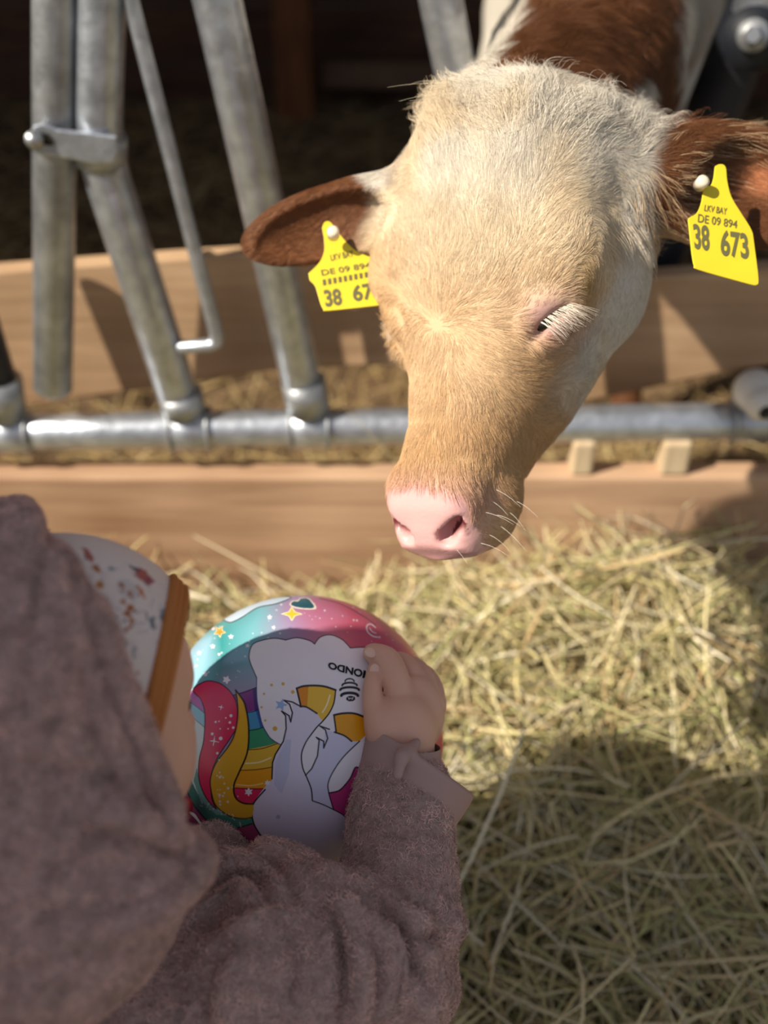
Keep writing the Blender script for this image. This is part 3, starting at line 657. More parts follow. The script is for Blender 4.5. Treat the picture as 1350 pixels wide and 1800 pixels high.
def earmask(c, nr):
    px, py = proj(c); return (c[:, 2] < 1.1)*(np.exp(-((px-1190)/55)**2-((py-350)/60)**2)+.8*np.exp(-((px-1170)/60)**2-((py-405)/25)**2)+.5*np.exp(-((px-1290)/60)**2-((py-250)/25)**2))
fur('ear_hair', 2600, earmask, lambda p, x, y: np.full(len(p), .026), .35, .00016, .3, .6, 300, 8, cfun=lambda p, c: np.where(rng.random((len(p), 1)) < .4, np.tile([.70, .50, .30], (len(p), 1)), c))
def neckmask(c, nr):
    px, py = proj(c); f = -(nr*c).sum(1)/np.linalg.norm(c, axis=1); return ((c[:, 2] >= 1.06) & (c[:, 2] < 1.7) & (py < 500))*np.where(f > -.1, 1., .1)
fur('neck_coat', 42000, neckmask, lambda p, x, y: np.full(len(p), .022), .35, .00022, .6, .6, 3000)
g2 = np.random.default_rng(5); ft = []
for i in range(46):
    p = surf(g2.uniform(800, 850), g2.uniform(158, 182)); dv = np.array([g2.normal(-.75, .3), g2.normal(.65, .25), g2.normal(-.2, .3)]); dv /= np.linalg.norm(dv); L = g2.uniform(.018, .045); sd_ = np.array([.6*g2.normal(), -.9, 0])
    ft.append([p+dv*L*t+sd_*L*.55*t*t for t in np.linspace(0, 1, 9)])
hair_obj('forelock_strands', c2w(np.array(ft)), np.tile(np.linspace(.00020, .00005, 9), (46, 1)), np.tile([.85, .75, .55], (46, 1)), M_fur, calf)
def backmask(c, nr): return (c[:, 2] >= 1.65)*1.
# whiskers
pt = [surf(px, py) for px, py in [(862, 880), (872, 905), (880, 925), (860, 940), (845, 955), (895, 900), (905, 880), (850, 900), (790, 955), (870, 860)]]
pts = []
for i, p in enumerate(pt):
    dv = np.array([.8, -.35+.25*math.sin(i*2.1), -.45]); dv /= np.linalg.norm(dv); L = .016+.012*((i*7) % 5)/5; pts.append([p+dv*L*t+np.array([0, -.006, 0])*t*t for t in np.linspace(0, 1, 6)])
hair_obj('whiskers', c2w(np.array(pts)), np.tile(np.linspace(.00013, .00004, 6), (len(pts), 1)), np.tile([.9, .85, .75], (len(pts), 1)), M_fur, calf)

# ---- ear tags
M_tag = mat('yellow_tag_plastic', (.74, .58, .025), .45, spec=.45, var=.06, vscale=40)
M_ink = mat('grey_tag_ink', (.13, .12, .05), .6)
M_pin = mat('clear_pin', (.80, .70, .55), .25, spec=.6)
def text_mesh(s, size, bold=0.):
    cu = bpy.data.curves.new('t', 'FONT'); cu.body = s; cu.size = size; cu.align_x = 'CENTER'; cu.align_y = 'CENTER'; cu.offset = bold; cu.resolution_u = 4
    ob = bpy.data.objects.new('t', cu); COL.objects.link(ob); dg = bpy.context.evaluated_depsgraph_get(); me = bpy.data.meshes.new_from_object(ob.evaluated_get(dg))
    V = np.array([v.co[:] for v in me.vertices]); F = [tuple(p.vertices) for p in me.polygons]
    bpy.data.objects.remove(ob); bpy.data.curves.remove(cu); bpy.data.meshes.remove(me); return V, F
def ear_tag(outline, depth_f, texts, pin, label):
    pw = np.array([W(x, y, depth_f(x, y)) for x, y in outline]); c = pw.mean(0); _, _, vh = np.linalg.svd(pw-c); n = vh[2]
    if n@(CPOS-c) < 0: n = -n
    V, F = prism(pw[::-1] if False else pw, -n, .0016); o = mesh_obj('ear_tag', V, F, M_tag, calf, smooth=False); bevel(o, .0006); tag(o, label)
    for s, quad, bold in texts:          # quad: photo px of text box corners tl, tr, br, bl
        tv, tf = text_mesh(s, 1.0, bold); mn, mx = tv.min(0), tv.max(0); u = (tv[:, 0]-mn[0])/(mx[0]-mn[0]); v = 1-(tv[:, 1]-mn[1])/(mx[1]-mn[1])
        q = np.array(quad, float); p2 = (q[0]*((1-u)*(1-v))[:, None]+q[1]*(u*(1-v))[:, None]+q[2]*(u*v)[:, None]+q[3]*((1-u)*v)[:, None])
        r = RIGHT[None]*((p2[:, 0]-675)/FPX)[:, None]+UP[None]*((900-p2[:, 1])/FPX)[:, None]+FWD[None]; t = ((c-CPOS)@n)/(r@n); wv = CPOS+r*t[:, None]+n*.0005
        mesh_obj('printed_text', wv, tf, M_ink, o, smooth=False)
    pp = W(*pin); V, F = tube([pp+n*.007, pp+n*.0055, pp-n*.004], [.003, .0052, .0052], 18); mesh_obj('pin', V, F, M_pin, o)
    return o
def arc(pts, n=5): return [tuple(p) for p in smooth_line([np.array(p, float) for p in pts], n)]
t1 = arc([(1257, 292), (1266, 288), (1276, 293), (1279, 318), (1286, 345), (1302, 372), (1318, 397), (1324, 410)], 4)+arc([(1326, 425), (1334, 490), (1330, 501), (1320, 500)], 4)+arc([(1305, 496), (1228, 474), (1220, 466), (1216, 445)], 4)+arc([(1210, 390), (1211, 383), (1225, 374), (1233, 355), (1238, 328), (1250, 325), (1255, 310)], 4)
ear_tag(t1, lambda x, y: .925-.00008*(y-290)+.00006*(x-1250), [('LKV BAY', [(1239, 360), (1278, 366), (1277, 378), (1237, 371)], .01), ('DE 09 894', [(1227, 376), (1296, 388), (1295, 402), (1226, 391)], .01),
    ('38', [(1217, 393), (1246, 397), (1247, 442), (1221, 438)], .03), ('673', [(1267, 403), (1313, 410), (1317, 457), (1266, 450)], .03)], (1232, 323, .915), 'yellow plastic ear tag with grey numbers, right in the photo')
t2 = arc([(566, 400), (571, 390), (582, 391), (600, 415), (625, 440), (662, 455), (690, 458)], 4)+[(700, 470), (705, 528)]+arc([(690, 534), (580, 546), (568, 543), (562, 530)], 4)+[(555, 505), (552, 500), (544, 492), (542, 480)]+arc([(548, 475), (562, 460), (570, 440), (569, 415)], 4)
ear_tag(t2, lambda x, y: .985-.0001*(y-400), [('LKV BAY', [(580, 448), (620, 440), (622, 451), (582, 459)], .01), ('DE 09 894', [(564, 475), (650, 461), (652, 471), (566, 485)], .01), ('IIIIIIIIIII', [(567, 492), (664, 475), (665, 484), (568, 502)], .02), ('38', [(568, 510), (598, 507), (602, 536), (573, 540)], .03), ('673', [(618, 502), (668, 494), (672, 524), (622, 531)], .03)], (586, 411, .965), 'blurred yellow plastic ear tag half hidden by the calf cheek')
#@@BALL
# ================================================================== BALL
GROW = 1.11                        # child and ball share one size factor about the camera point
_c2w, _w2c = c2w, w2c
def c2w(c): return _c2w(np.asarray(c, float)*GROW)
def w2c(p): return _w2c(p)/GROW
BC = P(531, 1295, .875); BR = .1085
rings = np.concatenate([np.linspace(0, math.radians(95), 400), np.linspace(math.radians(97), math.pi, 50)]); NS = 1000
ax_ = -BC/np.linalg.norm(BC); u_, v_, _ = frame(ax_)
TH, PH = np.meshgrid(rings, np.linspace(0, 2*math.pi, NS, endpoint=False), indexing='ij')
nrm = (np.cos(TH)[..., None]*ax_+np.sin(TH)[..., None]*(np.cos(PH)[..., None]*u_+np.sin(PH)[..., None]*v_)).reshape(-1, 3)
BV = BC+BR*nrm; bx, by = proj(BV); front = (nrm@ax_) > .02
i, j = np.meshgrid(np.arange(len(rings)-1), np.arange(NS), indexing='ij'); a = (i*NS+j).ravel(); b = (i*NS+(j+1) % NS).ravel(); BF = np.stack([a, a+NS, b+NS, b], 1)
def lin(r, g, b): return np.array([((c/255+.055)/1.055)**2.4 if c > 10 else c/3294 for c in (r, g, b)])
TEAL, SKY, LAV, PK, RED, PLUM = lin(60, 150, 150), lin(150, 195, 215), lin(165, 140, 175), lin(205, 95, 120), lin(225, 75, 85), lin(170, 70, 120)
t = np.clip((bx-330)/430, 0, 1)+(vnoise(nrm, 3)*.08)
stops = [0, .12, .28, .45, .62, .8, 1.0]; scs = np.array([SKY, TEAL, TEAL*.6+SKY*.5, LAV, PK, PK, RED])
bc = np.stack([np.interp(t, stops, scs[:, k]) for k in range(3)], 1)
bc = mixc(bc, SKY, sstep(.2, .7, vnoise(nrm, 6))*sstep(520, 420, bx)*.7)
bc = mixc(bc, LAV, sstep(1130, 1230, by)*sstep(560, 440, bx)*sstep(360, 400, bx)*.8)
bc = mixc(bc, PLUM, sstep(1340, 1440, by))
bc[~front] = np.stack([np.interp(vnoise(nrm, 2)*.5+.5, [0, .35, .65, 1], scs[[1, 3, 4, 5], k]) for k in range(3)], 1)[~front]
FI = np.where(front)[0]; QX, QY = bx[FI], by[FI]
def inpoly(poly, X, Y):
    r = np.zeros(len(X), bool); n = len(poly)
    for i in range(n):
        x1, y1 = poly[i]; x2, y2 = poly[(i+1) % n]
        if y1 == y2: continue
        c = ((y1 > Y) != (y2 > Y)) & (X < (x2-x1)*(Y-y1)/(y2-y1)+x1); r ^= c
    return r
def sm(pts, n=6, closed=False):
    p = [np.array(q, float) for q in pts]
    if closed: return [tuple(q) for q in smooth_line([p[-1]]+p+[p[0], p[1]], n)[n:-n]]
    return [tuple(q) for q in smooth_line(p, n)]
def fill(poly, col, smooth=False, alpha=1., f=None):
    if smooth: poly = sm(poly, 6, True)
    A = np.array(poly); m = (QX > A[:, 0].min()) & (QX < A[:, 0].max()) & (QY > A[:, 1].min()) & (QY < A[:, 1].max()); ids = np.where(m)[0]
    ids = ids[inpoly(poly, QX[ids], QY[ids])]; g = FI[ids]; col = np.asarray(col)
    if f is not None: col = f(bx[g], by[g])
    bc[g] = bc[g]*(1-alpha)+col*alpha
def stroke(pts, w_, col=(.006, .006, .01), smooth=True):
    if smooth: pts = sm(pts, 6)
    A = np.array(pts); m = (QX > A[:, 0].min()-5) & (QX < A[:, 0].max()+5) & (QY > A[:, 1].min()-5) & (QY < A[:, 1].max()+5); ids = np.where(m)[0]
    D = np.full(len(ids), 1e9); X, Y = QX[ids], QY[ids]
    for (x1, y1), (x2, y2) in zip(pts[:-1], pts[1:]):
        dx, dy = x2-x1, y2-y1; q = np.clip(((X-x1)*dx+(Y-y1)*dy)/(dx*dx+dy*dy+1e-9), 0, 1); D = np.minimum(D, np.hypot(X-x1-q*dx, Y-y1-q*dy))
    al = np.clip(w_/2+.5-D, 0, 1); g = FI[ids]; bc[g] = mixc(bc[g], np.asarray(col), al)
def dot(x, y, r, col, alpha=1.):
    D = np.hypot(QX-x, QY-y); m = D < r+1; g = FI[m]; bc[g] = mixc(bc[g], np.asarray(col), alpha*np.clip(r+.5-D[m], 0, 1))
def star(x, y, r, col, n=4, inner=.35, rot=0, sx=1.): fill([(x+sx*(r if k % 2 == 0 else r*inner)*math.sin(rot+math.pi*k/n), y-(r if k % 2 == 0 else r*inner)*math.cos(rot+math.pi*k/n)) for k in range(2*n)], col)
WHT = lin(238, 232, 240); BODY = lin(222, 215, 236); GOLD = lin(232, 160, 20); YEL = lin(238, 190, 60); MAG = lin(225, 45, 95)
g_ = np.random.default_rng(3)
for _ in range(120): dot(g_.uniform(335, 740), g_.uniform(1060, 1200), g_.choice([.8, 1.2, 1.8]), WHT, .7)
# green ring and rainbow behind the mane
fill([(322, 1300), (345, 1330), (348, 1356), (353, 1382), (370, 1414), (396, 1432), (426, 1440), (443, 1432), (445, 1448), (408, 1456), (370, 1446), (345, 1421), (331, 1396), (320, 1350)], lin(70, 140, 125), True)
stroke([(320, 1362), (331, 1396), (345, 1421), (370, 1446), (408, 1456), (443, 1448)], 2.2)
fill([(320, 1215), (339, 1210), (353, 1230), (360, 1255), (358, 1301), (350, 1336), (350, 1371), (362, 1402), (378, 1425), (350, 1400), (335, 1370), (320, 1340)], lin(225, 238, 240), False)
fill([(325, 1218), (339, 1213), (353, 1232), (360, 1253), (335, 1236), (322, 1230)], lin(200, 120, 190)); fill([(322, 1232), (335, 1234), (360, 1253), (359, 1278), (330, 1252)], lin(160, 215, 235))
stroke([(322, 1232), (338, 1237), (360, 1254)], 1); stroke([(324, 1250), (342, 1264), (359, 1278)], 1)
fill([(346, 1350), (352, 1378), (372, 1410), (400, 1434), (380, 1432), (352, 1406), (340, 1372)], lin(120, 175, 165))
for poly, c_ in (([(408, 1222), (453, 1207), (455, 1248), (434, 1253), (420, 1240)], lin(130, 55, 135)), ([(430, 1253), (456, 1247), (467, 1278), (436, 1284)], lin(75, 150, 195)), ([(434, 1284), (466, 1277), (488, 1307), (434, 1318)], lin(60, 150, 110)),
                 ([(432, 1318), (470, 1311), (486, 1306), (495, 1311), (484, 1335), (482, 1348), (424, 1354)], lin(225, 180, 60)), ([(420, 1354), (481, 1348), (480, 1372), (468, 1386), (408, 1384)], lin(235, 160, 30)), ([(408, 1384), (468, 1386), (450, 1411), (430, 1416), (410, 1400)], MAG)):
    fill(poly, c_)
fill([(453, 1207), (455, 1248), (448, 1250), (444, 1212)], lin(70, 45, 120)); fill([(456, 1247), (467, 1278), (458, 1280), (450, 1250)], lin(50, 95, 165))
for l_ in ([(408, 1222), (430, 1217), (453, 1207)], [(434, 1253), (445, 1251), (456, 1247)], [(438, 1284), (452, 1282), (467, 1277)], [(436, 1318), (460, 1316), (488, 1307)], [(424, 1354), (450, 1353), (481, 1348)], [(411, 1385), (440, 1387), (467, 1386)]): stroke(l_, 1.4)
stroke([(432, 1342), (455, 1340), (476, 1332)], 2.5, lin(245, 225, 170)); stroke([(416, 1379), (440, 1381), (462, 1377)], 2, lin(250, 215, 130))
# cloud
cl = [(451, 1191), (440, 1165), (438, 1150), (445, 1132), (467, 1124), (485, 1122), (502, 1125)]; cl2 = [(502, 1125), (522, 1121), (544, 1126), (553, 1132)]; cl3 = [(553, 1132), (563, 1120), (581, 1116), (601, 1124), (616, 1139)]; cl4 = [(616, 1139), (640, 1138), (670, 1142)]
top = sm(cl)+sm(cl2)+sm(cl3)+sm(cl4)
fill(top+[(690, 1160), (700, 1300), (650, 1352), (640, 1400), (550, 1420), (490, 1330), (493, 1309), (475, 1297), (461, 1273), (452, 1232)], WHT)
for c_ in (cl, cl2, cl3, cl4): stroke(c_, 1.7)
stroke([(451, 1191), (452, 1232), (461, 1273), (475, 1297), (493, 1309)], 1.6, lin(50, 50, 120))
fill([(626, 1350), (700, 1340), (700, 1470), (620, 1462), (605, 1436), (586, 1423), (580, 1405), (578, 1393), (597, 1389), (612, 1372)], lin(190, 55, 125))
# legs and body
fill([(514, 1234), (529, 1242), (539, 1243), (557, 1254), (567, 1266), (558, 1277), (547, 1291), (537, 1306), (530, 1326), (532, 1349), (539, 1366), (547, 1387), (549, 1407), (500, 1420), (470, 1400), (479, 1366), (479, 1341), (484, 1326), (498, 1303), (503, 1281), (502, 1258), (508, 1258), (514, 1253)], BODY)
fill([(572, 1283), (588, 1287), (605, 1293), (618, 1303), (632, 1303), (605, 1329), (587, 1354), (577, 1376), (578, 1394), (586, 1422), (550, 1408), (547, 1387), (539, 1366), (548, 1351), (558, 1329), (561, 1301), (569, 1303)], lin(214, 212, 238))
fill(sm([(463, 1387), (447, 1411), (443, 1431), (449, 1452), (463, 1476), (475, 1489), (489, 1511), (510, 1560), (600, 1560), (640, 1500), (622, 1460), (605, 1434), (586, 1423), (550, 1408), (520, 1400), (482, 1372)], 5, True), BODY)
fill([(503, 1300), (512, 1300), (508, 1360), (495, 1395), (482, 1380), (484, 1340)], lin(190, 195, 228), alpha=.7); fill([(470, 1482), (500, 1480), (505, 1530), (489, 1510)], lin(180, 190, 215), alpha=.6)
gold1 = [(521.5, 1210), (534, 1206), (554, 1205), (572, 1207), (590, 1213), (587, 1235), (579, 1253), (567, 1268), (557, 1254), (539, 1243), (528, 1242), (525, 1225)]
fill(gold1, YEL); fill([(521.5, 1210), (534, 1206), (542, 1206), (540, 1243), (528, 1242)], lin(225, 140, 30)); stroke([(580, 1222), (574, 1240), (567, 1252)], 2.5, lin(255, 240, 200))
fill([(587, 1257), (602, 1254), (622, 1254), (642, 1261), (655, 1280), (632, 1303), (618, 1303), (605, 1293), (591, 1288)], GOLD)
stroke([(529, 1242), (525, 1225), (521.5, 1210)], 3.2, smooth=False); stroke([(521.5, 1210), (534, 1206), (554, 1205), (572, 1207), (590, 1213)], 3.6)
stroke([(590, 1213), (587, 1235), (579, 1253), (567, 1268), (558, 1277), (547, 1291), (537, 1306), (530, 1326), (532, 1349), (539, 1366), (547, 1387), (549, 1407)], 2.4)
stroke([(528, 1242), (539, 1243), (557, 1254)], 3)
stroke([(529, 1242), (514, 1234), (499, 1231), (509, 1238), (514, 1253), (511, 1269), (508, 1258), (495, 1250), (502, 1258), (503, 1281), (498, 1303), (484, 1326), (479, 1341), (478, 1369)], 2.6, smooth=False)
stroke([(537, 1363), (548, 1351), (558, 1329), (561, 1301), (556, 1296), (569, 1303), (569, 1315), (576, 1298), (572, 1283), (562, 1276), (579, 1282)], 2.5, smooth=False)
stroke([(591, 1288), (589, 1272), (587, 1257)], 3, smooth=False); stroke([(587, 1257), (602, 1254), (622, 1254), (642, 1261), (660, 1270)], 3.6); stroke([(588, 1287), (605, 1293), (618, 1303)], 3)
stroke([(632, 1303), (605, 1329), (587, 1354), (577, 1376), (578, 1394), (586, 1422)], 2.2); stroke([(578, 1394), (597, 1389), (615, 1369), (625, 1349), (637, 1354)], 2.4); stroke([(550, 1408), (567, 1414), (586, 1423), (605, 1434), (617, 1449), (622, 1462)], 2)
stroke([(466, 1388), (446, 1412), (443, 1432), (448, 1452), (461, 1472), (471, 1485), (489, 1511)], 2.6)
# mane
PKP = sm([(339, 1213), (355, 1200), (370, 1197), (390, 1203), (408, 1220), (417, 1243), (416, 1276), (408, 1293), (383, 1331), (372, 1361), (372, 1402), (380, 1422), (362, 1402), (350, 1371), (350, 1336), (358, 1301), (360, 1255), (353, 1230)], 5, True)
fill(PKP, MAG); stroke(PKP, 1.8, smooth=False)
YP = [(414, 1213), (424, 1226), (431, 1240), (437, 1276), (435, 1321), (421, 1356), (411, 1381), (414, 1402), (428, 1412), (445, 1413), (442, 1437), (426, 1439), (403, 1434), (380, 1417), (372, 1394), (370, 1369), (380, 1341), (401, 1313), (413, 1288), (418, 1255), (417, 1230)]
fill(sm(YP, 5, True), lin(228, 175, 45)); fill([(417, 1235), (422, 1262), (412, 1300), (404, 1312), (414, 1288), (418, 1262)], lin(225, 120, 50), alpha=.6); stroke(sm(YP[:10], 5), 3, smooth=False); stroke(sm(YP[10:]+[YP[0]], 5), 2, smooth=False)
for x, y, r in ((406, 1258, 2.6), (379, 1269, 1.8), (404, 1270, 2.2), (397, 1262, 1.3), (410, 1279, 2.2), (388, 1298, 3.2), (373, 1290, 2.4), (382, 1324, 2.2), (401, 1281, 1.3), (387, 1281, 1.2), (385, 1268, 1.2)): dot(x, y, r, WHT)
star(389, 1243, 6, WHT, 4, .2, .2); star(376, 1303, 11, WHT, 4, .15, .15); 
for _ in range(22): dot(g_.normal(392, 9), g_.normal(1385, 16), g_.choice([.9, 1.4, 2]), WHT, .8)
for _ in range(24): q = g_.uniform(0, 1); dot(345+q*80+g_.normal(0, 3), 1405+q*40+g_.normal(0, 4), 1.1, WHT, .7)
star(437, 1392, 8, WHT, 6, .55); star(470, 1376, 6, WHT, 6, .5)
# sprinkles on the cloud, star, heart, small stars
for x, y, r in ((435, 452, 6), (485, 447, 7), (527, 482, 8), (403, 490, 5), (392, 548, 5), (408, 605, 5), (450, 640, 10)): dot(300+x/2.4545, 1020+y/2.4545, r/2.4545, lin(215, 170, 60))
star(494, 1239, 12, lin(150, 180, 225), 5, .45, .3); star(489, 1436, 5, lin(170, 180, 210), 6, .6)
tc_ = sm([(393, 1087), (400, 1093), (409, 1093), (427, 1084), (453, 1068), (486, 1061), (512, 1050), (486, 1050), (438, 1062), (409, 1074)], 5, True); fill(tc_, lin(200, 220, 238)); stroke(tc_, 1.6, smooth=False)
fill(sm([(509, 1062), (514, 1056), (523, 1055), (528, 1051), (541, 1051), (549, 1057), (556, 1070), (535, 1071), (516, 1068)], 5, True), lin(235, 225, 215)); fill(sm([(511, 1062), (516, 1057), (524, 1057), (529, 1052), (540, 1052), (547, 1058), (552, 1068), (535, 1069), (518, 1066)], 5, True), lin(40, 90, 105))
star(513, 1079, 13, lin(250, 240, 200), 4, .42, 0, 1.5); star(513, 1079, 11, lin(225, 195, 60), 4, .4, 0, 1.4)
star(386, 1110, 12, lin(240, 225, 170), 5, .45, .5); star(386, 1110, 10, lin(235, 150, 40), 5, .42, .5)
for x, y, r in ((361, 1185, 5), (398, 1195, 8), (406, 1119, 5), (374, 1136, 5), (435, 1135, 4), (481, 1103, 4), (350, 1148, 5), (474, 1085, 5), (345, 1170, 3), (385, 1150, 3), (375, 1105, 4), (626, 1397, 4)): star(x, y, r, WHT, 5, .55, r)
stroke([(660, 1103), (652, 1097), (645, 1100), (646, 1110), (655, 1118), (664, 1120)], 1.8, WHT); stroke([(650, 1104), (654, 1110), (661, 1113)], 1.5, WHT)
stroke([(562, 1052), (600, 1062), (640, 1084), (660, 1098)], 1.5, lin(120, 40, 80)); stroke([(325, 1165), (340, 1130), (365, 1100), (393, 1080)], 4, lin(160, 60, 130))
# hive emblem
hx, hy = 614.5, 1211
for k, (yy, hw, th_) in enumerate(((-17, 8, 3), (-10, 13, 4), (-2, 16.5, 5), (8, 14.5, 6))):
    pts_ = [(hx+hw*math.cos(a_), hy+yy+4-5*math.sin(a_)) for a_ in np.linspace(0.05, math.pi-.05, 14)]; stroke(pts_, th_*.85, smooth=False)
fill([(hx+2+8*math.cos(a_), hy+17+5*math.sin(a_)) for a_ in np.linspace(0, 2*math.pi, 24, endpoint=False)], (.006, .006, .01)); stroke([(hx-2, hy+15), (hx-1, hy+18), (hx+2, hy+16), (hx+5, hy+18), (hx+6, hy+15)], 1.1, WHT, False)
M_ball = mat('printed_ball_vinyl', (.8, .5, .6), .28, attr=True, spec=.45)
BALLW = c2w(BC); ball = mesh_obj('play_ball', c2w(BV), BF[:, ::-1], M_ball, loc=tuple(BALLW-np.array([0, 0, BR*GROW])), cols=np.clip(bc, 0, 1))
tag(ball, 'glossy printed play ball with a unicorn picture, hugged by the child', 'ball')
tv, tf = text_mesh('MONDO', 1.0, .035); mn, mx = tv.min(0), tv.max(0); u = 1-(tv[:, 0]-mn[0])/(mx[0]-mn[0]); v = (tv[:, 1]-mn[1])/(mx[1]-mn[1])
q = np.array([(577, 1163), (653, 1181), (650, 1195), (577, 1175)], float)
p2 = q[0]*((1-u)*(1-v))[:, None]+q[1]*(u*(1-v))[:, None]+q[2]*(u*v)[:, None]+q[3]*((1-u)*v)[:, None]
def on_ball(p2, lift):
    r = np.stack([(p2[:, 0]-675)/FPX, (900-p2[:, 1])/FPX, np.ones(len(p2))], 1); r /= np.linalg.norm(r, axis=1)[:, None]; b_ = r@BC; disc = b_*b_-(BC@BC-(BR+lift)**2); return r*(b_-np.sqrt(disc))[:, None]
o = mesh_obj('printed_text', c2w(on_ball(p2, .0005)), tf, mat('black_ink', (.01, .01, .012), .5), ball, smooth=False)

#@@CHILD
# ================================================================== CHILD
child = empty('person', (-.17, .43, 0), 'toddler in a mauve fleece hoodie and flowered cap hugging the ball, seen from behind', 'person')
M_skin = mat('child_skin', (.72, .42, .31), .5, sss=.15, bump=.12, bscale=120, bdist=.001)
M_fleece = None
def fleece(name, col, sc=1.):
    m = mat(name, col, .95, spec=.1); nt = m.node_tree; N = nt.nodes; L = nt.links; b = N['Principled BSDF']; mp = [n for n in N if n.type == 'MAPPING'][0]
    v = N.new('ShaderNodeTexVoronoi'); v.inputs['Scale'].default_value = 190*sc; v.feature = 'SMOOTH_F1'; v.inputs['Randomness'].default_value = 1
    n = N.new('ShaderNodeTexNoise'); n.inputs['Scale'].default_value = 110*sc; n.inputs['Detail'].default_value = 6; n.inputs['Roughness'].default_value = .7
    nd = N.new('ShaderNodeTexNoise'); nd.inputs['Scale'].default_value = 60; nd.inputs['Detail'].default_value = 2
    ad = N.new('ShaderNodeMix'); ad.data_type = 'VECTOR'; ad.inputs[0].default_value = .005; L.new(mp.outputs[0], ad.inputs[4]); L.new(nd.outputs['Color'], ad.inputs[5]); L.new(mp.outputs[0], nd.inputs['Vector'])
    L.new(ad.outputs[1], v.inputs['Vector']); L.new(mp.outputs[0], n.inputs['Vector'])
    mu = N.new('ShaderNodeMath'); mu.operation = 'MULTIPLY_ADD'; L.new(v.outputs['Distance'], mu.inputs[0]); mu.inputs[1].default_value = -1.0; L.new(n.outputs['Fac'], mu.inputs[2])
    bp = N.new('ShaderNodeBump'); bp.inputs['Strength'].default_value = .9; bp.inputs['Distance'].default_value = .006; L.new(mu.outputs[0], bp.inputs['Height']); L.new(bp.outputs[0], b.inputs['Normal'])
    r = N.new('ShaderNodeValToRGB'); r.color_ramp.elements[0].position = .3; r.color_ramp.elements[1].position = .7; r.color_ramp.elements[0].color = (*[c*.62 for c in col], 1); r.color_ramp.elements[1].color = (*[c*1.25 for c in col], 1)
    L.new(n.outputs['Fac'], r.inputs[0]); L.new(r.outputs[0], b.inputs['Base Color']); b.inputs['Sheen Weight'].default_value = .25; b.inputs['Sheen Roughness'].default_value = .6
    return m
M_fleece = fleece('mauve_fleece', (.50, .33, .30)); M_jersey = mat('mauve_jersey', (.44, .295, .27), .9, bump=.25, bscale=500, bdist=.0008, spec=.1)
KH = .88; HC = P(95, 1215, .70)*KH             # head centre
# facing direction of the head in camera coords
FD = np.array([.80, -.12, .58]); FD /= np.linalg.norm(FD); HU = np.array([.05, .97, -.2]); HU -= FD*(HU@FD); HU /= np.linalg.norm(HU); HS = np.cross(FD, HU)
HM = np.array([FD, HU, HS])
# -- skin body: head, neck, torso, arms, hand as one surface
ck = Field([grid1([(-.30, -.13, .0045), (-.13, .09, .0019), (.09, .14, .004)]), grid1([(-.78, -.36, .012), (-.36, -.17, .004), (-.17, -.07, .0019), (-.07, .03, .004)]), grid1([(.56, .68, .004), (.68, .84, .0019), (.84, 1.12, .007)])])
def HP(f, u, s): return HC+(f*FD+u*HU+s*HS)*.01*KH
add_ell(ck, HC, np.array((.088, .082, .074))*KH, HM, .02)
add_ell(ck, HP(4.0, -4.2, 0), np.array((.045, .042, .055))*KH, HM, .03)
for s in (1, -1): add_ell(ck, HP(5.2, -3.8, 3.3*s), np.array((.028, .028, .026))*KH, HM, .02)   # cheeks
add_ell(ck, HP(8.8, -2.0, 0), np.array((.012, .010, .009))*KH, HM, .010)       # nose
add_ell(ck, HP(7.2, -7.2, 0), np.array((.018, .013, .02))*KH, HM, .015)         # chin
for s in (1, -1):
    add_ell(ck, HP(8.2, .4, 3.0*s), np.array((.012, .009, .014))*KH, HM, .008, 'd'); add_ell(ck, HP(.3, -1.2, 7.4*s), np.array((.014, .02, .006))*KH, HM, .006)
add_ell(ck, HP(8.0, -4.6, 0), np.array((.007, .0022, .016))*KH, HM, .003, 'd'); add_ell(ck, HP(8.1, -4.2, 0), np.array((.006, .003, .012))*KH, HM, .003); add_ell(ck, HP(8.0, -5.3, 0), np.array((.006, .004, .010))*KH, HM, .003)
NECK = cw(-.17, .44, .57); 
add_cone(ck, HP(-1, -5, 0), NECK, .036, .04, .02)
add_cone(ck, cw(-.17, .43, .49), cw(-.17, .43, .36), .062, .07, .03)
ELB = P(694, 1690, .735); WR = P(702, 1340, .785); SH = P(395, 1740, .70); SHL = cw(-.27, .55, .52); ELL = cw(-.16, .70, .42)
add_cone(ck, SH, ELB, .034, .028, .02); add_cone(ck, ELB, P(706, 1350, .788), .027, .021, .02); add_cone(ck, P(706, 1350, .788), P(708, 1270, .787), .0205, .022, .012)
add_cone(ck, cw(-.17, .43, .5), SH, .045, .034, .03); add_cone(ck, SHL, ELL, .034, .028, .03); add_cone(ck, cw(-.17, .43, .5), SHL, .045, .034, .03)
LW = cw(.0, .72, .46); add_cone(ck, ELL, LW, .027, .02, .02)
